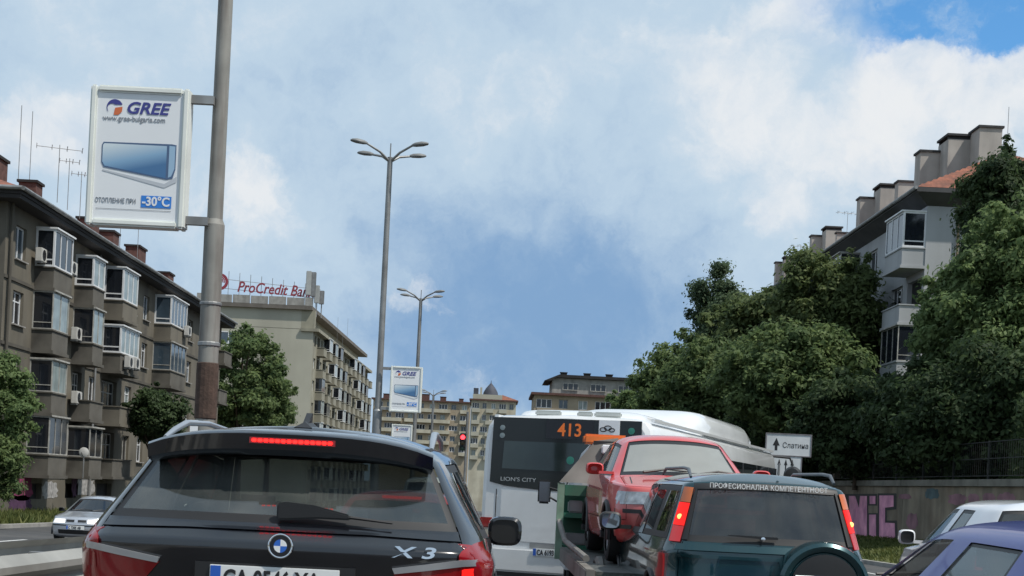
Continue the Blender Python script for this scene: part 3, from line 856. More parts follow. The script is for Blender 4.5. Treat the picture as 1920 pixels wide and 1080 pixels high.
gt = MB(); gt.tube([(-.9, -.88, EZ - .05), (RL + .9, -.88, EZ - .05)], .09, 8); gt.build('gutter', M_steel, rb)
for (pxa, pxb, pt, Y, gp) in ((1731, 1765, 284, 76.5, False), (1767, 1826, 262, 75.5, True), (1829, 1884, 240, 74.0, False),
                          (1619, 1644, 371, 93, False), (1643, 1690, 353, 92, True), (1693, 1716, 340, 88, False),
                          (1530, 1547, 442, 107, False), (1547, 1580, 431, 106, True), (1582, 1592, 436, 103, False),
                          (1463, 1476, 492, 121, False), (1476, 1494, 486, 120, True)):
    a, b = at(pxa, pt, Y), at(pxb, pt, Y)
    chimney(rb, rx(Y + .6), (a.x + b.x) / 2 - RBX, EZ + .3, a.z, b.x - a.x, 1.2, M_chim, mat('chimney_cap', (.045, .045, .047), .9, var=.2), gp)
for px, py, Y, h, lab, mo in ((1588, 435, 99, 2.6, 'aerial with crossbar between two chimney groups on the right roof', False), (1500, 490, 112, 2.4, 'smaller aerial near the far end of the right roof', False), (1887, 300, 76, 4.6, 'tall thin mast beside the highest chimney', True)):
    p = at(px, py, Y); antenna((p.x, p.y, p.z - .4), h, lab, 4, mo, .95, R(10))

# ------------------------------------------------------------------ retaining wall, graffiti, railing
M_rwall = mat('old_concrete', (.255, .215, .160), .95, var=.3, scale=.8, bump=.4, bscale=12, streak=(.9, .12, (.07, .062, .05), .7), dirt=(.5, (.15, .105, .075), .75))
rw = thing('retaining_wall', 'old concrete retaining wall with pink graffiti under the right-hand trees', 'wall', (17.0, 12, 0))
for i in range(17):
    m = MB(); m.box(0, .4, i * 7.5 + .012, i * 7.5 + 7.488, -3.5, 2.05); m.build('panel', M_rwall, rw)
for i in range(28):
    m = MB(); m.box(-.10, .5, i * 4.5 + .02, i * 4.5 + 4.48, 2.06, 2.30); m.build('coping', mat('coping', (.17, .16, .135), .95, var=.25, scale=1.5), rw)
bpy.context.view_layer.update()
M_pink = mat('pink_spray', (.72, .33, .46), .9, var=.22, scale=1.5, dirt=(1.2, (.30, .10, .22), .6))
for pts, off in (([(1575, 926), (1628, 926), (1629, 1018), (1575, 1018)], .006), ([(1628, 926), (1645, 926), (1645, 948), (1628, 948)], .006), ([(1628, 962), (1646, 962), (1647, 1018), (1628, 1018)], .0065),
            ([(1646, 925), (1681, 925), (1681, 955), (1663, 957), (1663, 976), (1682, 976), (1684, 1018), (1646, 1018)], .006)):
    wall_poly(17.0, pts, M_ink, 'graffiti_outline', rw, off, 1)
for pts in ([(1592, 930), (1604, 930), (1611, 952), (1613, 930), (1626, 930), (1626, 1013), (1600, 1013), (1594, 970)],
            [(1631, 930), (1642, 930), (1642, 945), (1631, 945)], [(1630, 965), (1643, 965), (1643, 1012), (1630, 1012)],
            [(1649, 929), (1676, 929), (1676, 950), (1660, 952), (1660, 980), (1678, 981), (1679, 1012), (1649, 1012)]):
    wall_poly(17.0, pts, M_pink, 'graffiti', rw, .012, 1)
M_faded = mat('faded_spray', (.24, .125, .15), .9, var=.4, scale=1.2)
M_teal = mat('teal_spray', (.08, .12, .13), .9, var=.3, scale=2.)
for pts in ([(1778, 932), (1790, 926), (1812, 928), (1812, 945), (1780, 946)], [(1815, 930), (1838, 926), (1838, 946), (1815, 946)], [(1842, 928), (1866, 925), (1868, 946), (1842, 946)], [(1870, 926), (1905, 924), (1906, 946), (1870, 946)],
            [(1685, 931), (1708, 926), (1709, 932), (1688, 936)], [(1700, 970), (1716, 962), (1722, 985), (1706, 992)]):
    wall_poly(17.0, blob(pts, pts[0][0]), M_faded, 'graffiti', rw, .010, 1)
for pts in ([(1735, 922), (1758, 916), (1762, 934), (1738, 936)],):
    wall_poly(17.0, blob(pts, 3), M_teal, 'graffiti', rw, .010, 1)
M_fence = mat('dark_fence', (.028, .03, .028), .8, var=.2)
fe = thing('railing', 'thin dark mesh fence standing on the retaining wall', 'fence', (17.25, 12, 2.3))
for i in range(34):
    m = MB(); m.box(-.03, .03, i * 3.6, i * 3.6 + .06, 0, 1.35); m.build('post', M_fence, fe)
for z in (.12, .72, 1.3):
    m = MB(); m.box(-.012, .012, 0, 122, z, z + .03); m.build('rail', M_fence, fe)
ms = MB()
for i in range(600): ms.box(-.004, .004, i * .2, i * .2 + .012, .13, 1.3)
tag(ms.build('wire_mesh', M_fence, fe), kind='stuff')

# ------------------------------------------------------------------ trees
def tree(name, label, px, ptop, pbot, hwpx, Y, zb, lm, seed, nleaf=16000, leaf=.22, kind='round', droop=0., group=None, nclump=70, trunk_r=None):
    """trunk with limbs, and a crown of leaf-sized faces gathered in clumps through its volume"""
    nleaf, leaf, nclump = int(nleaf * 1.8), leaf * .66, int(nclump * 1.7)
    r = np.random.default_rng(seed)
    top, bot = at(px, ptop, Y), at(px, pbot, Y)
    cx = (top.x + bot.x) / 2
    hw = hwpx / F * Y
    ht, hb = top.z - zb, max(bot.z - zb, .3)
    T = thing(name, label, 'tree', (cx, Y, zb), 0, group)
    c = np.array([0, 0, (ht + hb) / 2]); rad = np.array([hw, hw * .95, (ht - hb) / 2])
    cl = []
    while len(cl) < nclump:
        d = r.normal(size=3); d /= np.linalg.norm(d)
        lobe = 1 + .17 * math.sin(3.1 * math.atan2(d[1], d[0]) + seed) * (1 - abs(d[2])) + .13 * math.sin(4.3 * d[2] + 2.7 * d[0] + seed * 1.7)
        q = d * (.35 + .62 * r.random() ** .55) * lobe
        if kind == 'cone': q[:2] *= np.clip((1.05 - q[2]) * .62, .10, 1)
        if kind == 'tall': q[:2] *= np.clip(1.15 - .45 * max(q[2], 0) ** 1.5, .3, 1)
        cl.append(np.append(c + q * rad, r.uniform(.08, .27) * min(hw, 3.2)))
    cl = np.array(cl)
    for i in range(max(8, nclump // 4)):                                   # twigs that break the outline
        d = r.normal(size=3); d[2] = abs(d[2]) * .8; d /= np.linalg.norm(d)
        q = d * (.92 + .26 * r.random())
        if kind in ('cone', 'tall'): q[:2] *= np.clip((1.05 - q[2]) * .62, .08, 1)
        cl = np.vstack([cl, np.append(c + q * rad, r.uniform(.06, .13) * min(hw, 3.))])
    wts = cl[:, 3] ** 2; wts /= wts.sum()
    idx = r.choice(len(cl), nleaf, p=wts)
    d = r.normal(size=(nleaf, 3)); d /= np.linalg.norm(d, axis=1)[:, None]
    rr = cl[idx, 3] * np.abs(r.normal(.72, .38, nleaf))
    p = cl[idx, :3] + d * rr[:, None] * np.array([1.25, 1.25, .8])
    if droop: p[:, 2] -= droop * r.random(nleaf) ** 2
    n = d + r.normal(0, .45, (nleaf, 3)) + np.array([0, 0, .45]); n /= np.linalg.norm(n, axis=1)[:, None]
    a = np.cross(n, r.normal(size=(nleaf, 3))); a /= np.linalg.norm(a, axis=1)[:, None]
    b = np.cross(n, a)
    s = leaf * r.uniform(.6, 1.3, nleaf)[:, None]
    v = np.stack([p - a * s, p - b * s * .5 + n * s * .12, p + a * s, p + b * s * .5 + n * s * .12], 1).reshape(-1, 3)
    me = bpy.data.meshes.new('crown')
    me.vertices.add(nleaf * 4); me.vertices.foreach_set('co', v.ravel())
    me.loops.add(nleaf * 4); me.loops.foreach_set('vertex_index', np.arange(nleaf * 4, dtype=np.int32))
    me.polygons.add(nleaf); me.polygons.foreach_set('loop_start', np.arange(0, nleaf * 4, 4, dtype=np.int32)); me.polygons.foreach_set('loop_total', np.full(nleaf, 4, dtype=np.int32))
    me.materials.append(lm); me.update(); me.validate()
    place('crown', me, T)
    tr = trunk_r or max(.09, ht * .018)
    m = MB()
    m.tube([(0, 0, -.4), (.04 * ht * .1, 0, ht * .3), (0, .05, ht * .6), (0, 0, ht * .9)], [tr * 1.35, tr, tr * .65, tr * .15], 8)
    for q in cl[r.choice(nclump, min(14, nclump), replace=False)]:
        z0 = max(.6, min(ht * .75, q[2] * .62)); z0 = min(z0, q[2])
        mid = (q[0] * .5, q[1] * .5, z0 + (q[2] - z0) * .6)
        m.tube([(0, 0, z0), mid, tuple(q[:3])], [tr * .5, tr * .33, tr * .1], 6)
    m.build('trunk', M_bark, T, smooth=True)
    return T
LM_mid = leaf_mat('leaves_mid_green', (.066, .108, .044), (.185, .245, .095))
LM_dark = leaf_mat('leaves_dark_green', (.026, .048, .021), (.082, .120, .050))
LM_light = leaf_mat('leaves_light_green', (.075, .125, .048), (.215, .285, .115))
LM_blue = leaf_mat('leaves_bluish_green', (.045, .078, .042), (.125, .175, .092))
LM_olive = leaf_mat('leaves_olive_green', (.062, .092, .036), (.170, .212, .080))
GR = 'trees above the retaining wall'
GL = 'trees along the left pavement'
tree('birch_tree', 'tall narrow birch whose top stands alone against the sky', 1345, 488, 720, 62, 112, 1.0, LM_blue, 1, 15000, .24, 'tall', .8, GR, 50)
tree('leafy_tree', 'low spreading tree whose twigs reach out over the bus roof', 1268, 634, 850, 78, 100, 0.3, LM_mid, 2, 17000, .26, group=GR, nclump=75)
tree('leafy_tree', 'rounded tree directly right of the tall birch', 1425, 545, 790, 105, 96, 1.0, LM_olive, 3, 22000, .34, group=GR, nclump=90)
tree('leafy_tree', 'dense tree whose crown covers the far end of the pale block', 1556, 466, 760, 106, 76, TERR, LM_olive, 4, 30000, .23, group=GR, nclump=110)
tree('leafy_tree', 'broad low tree right above the white roof fairing of the bus', 1362, 640, 850, 108, 80, 1.0, LM_mid, 5, 24000, .24, group=GR, nclump=95)
tree('leafy_tree', 'broad dark tree above the white direction sign', 1490, 610, 840, 130, 70, TERR - .6, LM_mid, 6, 28000, .22, group=GR, nclump=100)
tree('leafy_tree', 'shaded tree above the start of the pink graffiti', 1608, 712, 885, 112, 64, TERR, LM_dark, 7, 26000, .2, group=GR, nclump=100)
tree('leafy_tree', 'tall dark tree in front of the pale gable at the right edge', 1880, 268, 600, 88, 62, TERR, LM_dark, 8, 26000, .2, 'tall', .5, GR, 90)
tree('leafy_tree', 'light green tree with sunlit top left of the tall dark one', 1806, 478, 800, 90, 58, TERR, LM_light, 9, 30000, .19, group=GR, nclump=110)
tree('leafy_tree', 'light green tree cut by the right edge of the picture', 1915, 380, 780, 120, 55, TERR, LM_light, 10, 30000, .19, group=GR, nclump=120)
tree('leafy_tree', 'dark low tree just above the wall at the far right', 1880, 650, 888, 150, 52, TERR, LM_dark, 11, 26000, .19, group=GR, nclump=110)
tree('leafy_tree', 'dark low tree above the wall between graffiti letters and right edge', 1735, 690, 888, 110, 57, TERR, LM_dark, 12, 24000, .19, group=GR, nclump=100)
tree('leafy_tree', 'small dark tree half hidden behind the direction sign', 1450, 760, 890, 100, 74, TERR - .8, LM_dark, 13, 16000, .2, group=GR, nclump=70)
tree('leafy_tree', 'small bushy tree at the left edge below the dark block', -12, 662, 900, 72, 50, -1.0, LM_light, 14, 15000, .13, group=GL, nclump=70)
tree('leafy_tree', 'small low bush tree at the left edge near the kerb', -20, 800, 960, 62, 49, -1.0, LM_mid, 15, 9000, .12, group=GL, nclump=50)
tree('leafy_tree', 'dark little tree in front of the lower bays left of the sign pole', 292, 728, 830, 58, 74, -1.3, LM_dark, 16, 13000, .17, group=GL, nclump=60)
tree('leafy_tree', 'big round tree right of the sign pole before the beige gable', 452, 622, 830, 84, 128, -2.0, LM_mid, 17, 24000, .3, group=GL, nclump=95)
tree('leafy_tree', 'smaller round tree leaning on the beige gable', 505, 690, 840, 48, 132, -2.0, LM_mid, 18, 12000, .28, group=GL, nclump=60)
tree('leafy_tree', 'distant pale tree peeping over the bus roof beside the ochre block', 1178, 722, 800, 36, 170, -2.5, LM_light, 19, 7000, .34, group=GR, nclump=40)

# undergrowth along the top of the wall: one mass
rr_ = np.random.default_rng(5)
nn = 42000
yy = rr_.uniform(30, 118, nn); xx = 18.3 + np.abs(rr_.normal(0, .7, nn)) + .4 * np.sin(yy * .9)
zz = TERR + (rr_.random(nn) ** .8) * (1.9 + .7 * np.sin(yy * .7) + .5 * np.sin(yy * 1.9))
pp = np.stack([xx, yy, zz], 1)
aa = rr_.normal(size=(nn, 3)); aa /= np.linalg.norm(aa, axis=1)[:, None]
bb_ = np.cross(aa, rr_.normal(size=(nn, 3))); bb_ /= np.linalg.norm(bb_, axis=1)[:, None]
sz = rr_.uniform(.09, .2, nn)[:, None]
vv = np.stack([pp - aa * sz, pp - bb_ * sz * .5, pp + aa * sz, pp + bb_ * sz * .5], 1).reshape(-1, 3)
me = bpy.data.meshes.new('undergrowth'); me.from_pydata(vv.tolist(), [], np.arange(nn * 4).reshape(-1, 4).tolist()); me.materials.append(LM_dark)
tag(place('undergrowth', me), 'dark tangled shrubs along the top of the retaining wall', 'shrubs', kind='stuff')

# ------------------------------------------------------------------ lamp posts and adverts
def lamp_post(px, pbase_y, Y, H, label, heads=(-1, 1), r0=.115, r1=.07, rusty=False):
    a = ray(px, pbase_y)
    L = thing('street_lamp', label, 'street lamp', (a[0] * Y, Y, gz(Y) + .16), 0, 'street lamps on the median')
    m = MB(); m.tube([(0, 0, 0), (0, 0, H * .33)], r0, 14); m.tube([(0, 0, H * .33), (0, 0, H * .335)], [r0, r1 * 1.25], 14)
    m.tube([(0, 0, H * .335), (0, 0, H)], [r1 * 1.25, r1], 14); m.build('pole', M_pole if rusty else M_steel, L, smooth=True)
    m = MB(); m.lathe([(0, .26), (.05, .26), (.06, r0 + .01)], 14, 'z'); m.build('base_plate', M_steel, L)
    for s in heads:
        for k, (dy, up_, len_) in enumerate(((-.45, .40, .72), (.45, .22, .60))):
            if s == -1 or True:
                arm = MB(); arm.tube([(0, 0, H - .15), (s * len_ * .45, dy * .45, H + up_ * .3), (s * len_, dy, H + up_ * .75)], [.045, .04, .035], 8)
                ao = arm.build('arm', M_steel, L, smooth=True)
                h = MB()
                d = Vector((s * .9, dy * .5, .10)).normalized(); e = Vector((s * len_, dy, H + up_ * .75))
                sidev = d.cross(Vector((0, 0, 1))).normalized()
                upv = sidev.cross(d)
                ring = []
                for t, w_, hh in ((0, .05, .05), (.12, .10, .09), (.34, .13, .10), (.5, .10, .06), (.55, .04, .03)):
                    ctr = e + d * t
                    ring.append([ctr + sidev * w_ * math.cos(q) + upv * hh * max(math.sin(q), -.35) for q in [2 * math.pi * i / 12 for i in range(12)]])
                h.grid(ring, closed=True)
                h.add(ring[0], [tuple(range(12))]); h.add(ring[-1], [tuple(range(12))[::-1]])
                h.build('lamp_head', mat('lamp_casing', (.17, .175, .175), .6, var=.15, scale=4), ao, smooth=True)
    m = MB(); m.tube([(0, 0, H), (0, 0, H + .45)], .02, 6); m.build('finial', M_steel, L)
    return L
L1 = lamp_post(384, 800, 15.3, 12.4, 'stained lamp post in the left foreground carrying the big advert', r0=.112, r1=.070, rusty=True)
L2 = lamp_post(707, 800, 45, 12.3, 'whole tall four-headed lamp post in the middle of the picture', r0=.14, r1=.085)
L3 = lamp_post(778, 790, 73, 11.9, 'second four-headed lamp post behind the small advert', r0=.14, r1=.085)
L4 = lamp_post(810, 800, 128, 11.2, 'smallest distant lamp post right of the small advert', r0=.15, r1=.10)
# collars and bands of rust, posters on the near post
for z, h, mm in ((1.95, .62, M_rust), (1.35, .28, M_rust), (2.75, .05, M_steel), (3.2, .04, M_steel)):
    m = MB(); m.lathe([(z, .116), (z + .01, .123), (z + h - .01, .123), (z + h, .116)], 16, 'z'); m.build('collar', mm, L1)
m = MB(); m.box(-.135, -.05, -.128, -.118, 1.72, 1.93); m.build('paper_notice', M_white, L1)
M_adv = mat('advert_paper', (.74, .76, .78), .55, var=.025, scale=2.)
M_navy = mat('advert_navy', (.045, .05, .24), .5, var=.05)
M_oran = mat('advert_orange', (.62, .15, .05), .5, var=.05)
M_grt = mat('advert_grey', (.27, .29, .32), .5, var=0)
M_frame = mat('advert_frame', (.72, .74, .70), .5, var=.08, scale=2.)
def grad_mat():
    m, n, l, p = nodes_of('product_picture')
    tc = n.new('ShaderNodeTexCoord'); sp = n.new('ShaderNodeSeparateXYZ'); l.new(tc.outputs['Generated'], sp.inputs[0])
    ma = n.new('ShaderNodeMath'); ma.operation = 'MULTIPLY_ADD'; ma.inputs[1].default_value = -.45
    l.new(sp.outputs['X'], ma.inputs[0]); l.new(sp.outputs['Z'], ma.inputs[2])
    cr = n.new('ShaderNodeValToRGB'); l.new(ma.outputs[0], cr.inputs[0])
    cr.color_ramp.elements[0].position = -.0; cr.color_ramp.elements[0].color = (.06, .16, .32, 1)
    cr.color_ramp.elements[1].position = .9; cr.color_ramp.elements[1].color = (.60, .68, .72, 1)
    e = cr.color_ramp.elements.new(.35); e.color = (.22, .38, .55, 1)
    l.new(cr.outputs[0], p.inputs['Base Color']); p.inputs['Roughness'].default_value = .5
    return m
M_prod = grad_mat()
def advert(label, corner, W, H, arm_to, yaw, full=True):
    """light box on two arms: advert_sign > frame, panel, prints"""
    s = thing('advertising_sign', label, 'sign', corner, yaw, 'adverts hung on the lamp posts')
    fw = .07 * W
    m = MB(); m.box(.01, W - .01, -.08, .08, .01, H - .01); m.build('panel', M_adv, s)
    m = MB(); m.box(0, fw, -.11, .11, 0, H); m.box(W - fw, W, -.11, .11, 0, H); m.box(fw, W - fw, -.11, .11, 0, fw); m.box(fw, W - fw, -.11, .11, H - fw, H); m.build('frame', M_frame, s, bevel=.02)
    for z in (.07 * H, .94 * H):
        m = MB()
        x0, x1 = (W, arm_to) if arm_to > W else (arm_to, 0)
        m.box(x0 + .002, x1, -.035, .035, z - .045, z + .045); m.build('arm', M_steel, s)
    y = -.084
    # round mark: blue crescent and orange segment
    c = (W * .245, H * .845); r0 = W * .082
    m = MB(); m.add([(c[0] + r0 * math.cos(a), y, c[1] + r0 * math.sin(a)) for a in [R(20 + 200 * i / 14) for i in range(15)]] + [(c[0] - r0 * .35 + r0 * .55 * math.cos(a), y, c[1] - r0 * .1 + r0 * .55 * math.sin(a)) for a in [R(200 - 150 * i / 8) for i in range(9)]], [tuple(range(24))]); m.build('logo_crescent', M_navy, s)
    m = MB(); m.add([(c[0] - .1 * r0, y - .001, c[1] - .95 * r0), (c[0] + .05 * r0, y - .001, c[1] - .05 * r0), (c[0] + .95 * r0, y - .001, c[1] + .1 * r0), (c[0] + .9 * r0, y - .001, c[1] - .5 * r0), (c[0] + .5 * r0, y - .001, c[1] - .9 * r0)], [(0, 1, 2, 3, 4)]); m.build('logo_segment', M_oran, s)
    text('brand_lettering', 'GREE', W * .163, M_navy, s, (W * .355, y, H * .808), shear=.25, bold=W * .004, width=1.12)
    text('web_lettering', 'www.gree-bulgaria.com', W * .075, M_grt, s, (W * .13, y, H * .752), width=.88)
    # picture of the appliance
    def P(u, v): return (W * u, H * v)
    def poly(name, pts, m_, dy=0.):
        mb = MB(); mb.add([(P(*p)[0], y - dy, P(*p)[1]) for p in pts], [tuple(range(len(pts)))]); return mb.build(name, m_, s)
    poly('picture_shadow', [(.15, .40), (.78, .315), (.90, .37), (.90, .33), (.78, .285), (.15, .39)], mat('advert_shadow', (.48, .51, .55), .5, var=0))
    poly('picture_edge', [(.135, .575), (.15, .595), (.84, .60), (.885, .595), (.885, .42), (.86, .355), (.80, .345), (.16, .415), (.135, .45)], mat('advert_blue_edge', (.07, .12, .22), .5, var=0), .0004)
    poly('picture_body', [(.145, .572), (.16, .585), (.79, .585), (.79, .355), (.17, .425), (.145, .455)], M_prod, .0012)
    poly('picture_side', [(.815, .588), (.875, .585), (.875, .425), (.845, .37), (.815, .36)], mat('advert_blue_side', (.30, .45, .60), .5, var=0), .0012)
    text('slogan', 'ОТОПЛЕНИЕ ПРИ', W * .066, M_grt, s, (W * .09, y, H * .165), width=.72)
    poly('temperature_box', [(.555, .14), (.86, .14), (.86, .225), (.555, .225)], mat('advert_bright_blue', (.03, .20, .62), .5, var=0), .0004)
    text('temperature', '-30°C', W * .125, M_white, s, (W * .565, y - .002, H * .155), bold=W * .0035, width=.92)
    poly('rule', [(.10, .118), (.86, .118), (.86, .122), (.10, .122)], M_grt)
    return s
c1 = at(163, 424, 15.2); c2 = at(348, 431, 15.2); ct = at(170, 163, 15.2)
W1, H1 = c2.x - c1.x, ct.z - c1.z
advert('large framed advert hanging on the stained pole at upper left', (c1.x, 15.2, (c1.z + c2.z) / 2), W1, H1, L1.location.x - c1.x - .05, 0)
a1 = at(729, 772, 44.8); a2 = at(789, 776, 44.8); at2 = at(732, 686, 44.8)
advert('small advert on the right of the middle lamp post', (a1.x, 44.8, a1.z), a2.x - a1.x, at2.z - a1.z, L2.location.x - a1.x + .1, 0)
a1 = at(732, 852, 72.8); a2 = at(771, 854, 72.8); at2 = at(734, 795, 72.8)
advert('smallest advert, only its top showing above the black car roof', (a1.x, 72.8, a1.z), a2.x - a1.x, at2.z - a1.z, L3.location.x - a1.x - .05, 0)

# ------------------------------------------------------------------ guard rail on the median
gr = thing('guard_rail', 'weathered double guard rail on the median at lower left', 'guard rail', (-3.1, 2, 0))
M_rail = mat('rail_zinc', (.36, .355, .33), .6, metal=.25, var=.2, scale=1.5, streak=(2., .5, (.20, .19, .17), .4))
prof = [(0, .0), (.07, .06), (.07, .10), (0, .155), (0, .175), (.07, .225), (.07, .27), (0, .33)]
for side, x in ((1, .15), (-1, -.55)):
    for k in range(24):
        y0, y1 = k * 4.0, k * 4.0 + 4.06
        mb = MB()
        mb.grid([[(x + side * (p[0] + .004 * (k % 2)), yy, gz(yy + 2) + .52 + p[1]) for p in prof] for yy in (y0, y1)])
        mb.grid([[(x + side * (p[0] + .004 * (k % 2) - .006), yy, gz(yy + 2) + .52 + p[1]) for p in prof] for yy in (y0, y1)])
        mb.build('beam', M_rail, gr)
for k in range(48):
    y = k * 2.0 + .3
    m = MB(); m.box(-.28, -.12, y - .04, y + .04, gz(y + 2) + .14, gz(y + 2) + .80); m.box(-.55, .15, y - .05, y + .05, gz(y + 2) + .62, gz(y + 2) + .72); m.build('post', M_steel, gr)

# ------------------------------------------------------------------ traffic light, direction sign
p = at(872, 880, 75)
tlt = thing('traffic_light', 'traffic light showing red between the black car and the bus', 'traffic light', (p.x, 75, gz(75)))
hh = at(866, 820, 75).z - gz(75)
m = MB(); m.tube([(0, 0, 0), (0, 0, hh + 1.4)], .07, 10); m.build('pole', M_steel, tlt)
m = MB(); m.box(-.36, -.04, -.26, -.08, hh - .72, hh + .22); m.build('housing', M_black, tlt, bevel=.03)
for i, mm in enumerate((mat('red_signal_lit', (.5, .02, .02), .4, emit=(1., .03, .04), es=5., var=0), mat('amber_signal_off', (.08, .05, .01), .3, var=0), mat('green_signal_off', (.01, .05, .02), .3, var=0))):
    m = MB(); m.lathe([(-.30, .0), (-.29, .10), (-.262, .125)], 16, 'y', (-.2, 0, hh - .3 * i)); m.build('lens', mm, tlt)
    m = MB(); m.grid([[(-.2 + .14 * math.cos(a), yy, hh - .3 * i + .14 * math.sin(a)) for a in [R(10 + 16 * q) for q in range(11)]] for yy in (-.42, -.261)]); m.build('visor', M_black, tlt)
ds0, ds1, ds2 = at(1436, 852, 45), at(1518, 858, 45), at(1438, 813, 45)
W, H = ds1.x - ds0.x, ds2.z - ds0.z
M_board = mat('sign_board', (.52, .54, .55), .6, var=.12, scale=2.)
M_sframe = mat('sign_frame', (.16, .15, .16), .6, var=.2, scale=4)
dsn = thing('direction_sign', 'white street direction sign above the lane arrows in front of the trees', 'sign', (ds0.x, 45, 0), R(-2))
z0 = ds0.z
m = MB(); m.box(0, W, -.03, .03, z0, z0 + H); m.build('board', M_board, dsn)
m = MB(); m.box(-.03, 0, -.05, .05, z0 - .03, z0 + H + .03); m.box(W, W + .03, -.05, .05, z0 - .03, z0 + H + .03); m.box(0, W, -.05, .05, z0 - .03, z0); m.box(0, W, -.05, .05, z0 + H, z0 + H + .03); m.build('frame', M_sframe, dsn)
m = MB(); m.add([(W * u, -.034, z0 + H * v) for u, v in ((.19, .22), (.19, .45), (.14, .45), (.22, .82), (.30, .45), (.25, .45), (.25, .22))], [tuple(range(7))]); m.build('arrow', M_ink, dsn)
text('lettering', 'Слатина', H * .36, M_ink, dsn, (W * .36, -.034, z0 + H * .36), bold=.0, width=.86)
for x in (.18, .62):
    m = MB(); m.tube([(W * x, .12, gz(45) - .3), (W * x, .12, z0 + H)], .05, 8); m.build('post', M_steel, dsn)
ls = thing('lane_sign', 'white panel with black lane arrows below the direction sign', 'sign', (ds0.x, 45, 0), R(-2))
lx0, lx1, lzb = W * .14, W * .80, z0 - 1.25
m = MB(); m.box(lx0, lx1, -.03, .03, lzb, z0 - .04); m.build('board', M_board, ls)
m = MB(); m.box(lx1, lx1 + .03, -.04, .04, lzb, z0 - .04); m.box(lx0 - .03, lx0, -.04, .04, lzb, z0 - .04); m.build('frame', M_sframe, ls)
for i, u in enumerate((.25, .48, .70)):
    x = lx0 + (lx1 - lx0) * u
    m = MB(); zt = z0 - .1
    m.add([(x - .02, -.034, lzb + .1), (x - .02, -.034, zt - .22), (x - .055, -.034, zt - .22), (x, -.034, zt - .02), (x + .055, -.034, zt - .22), (x + .02, -.034, zt - .22), (x + .02, -.034, lzb + .1)], [tuple(range(7))])
    if i == 2: m.add([(x - .015, -.035, lzb + .42), (x + .13, -.035, lzb + .70), (x + .10, -.035, lzb + .73), (x + .21, -.035, lzb + .84), (x + .20, -.035, lzb + .64), (x + .165, -.035, lzb + .68), (x + .02, -.035, lzb + .40)], [tuple(range(7))])
    m.build('arrow', M_ink, ls)
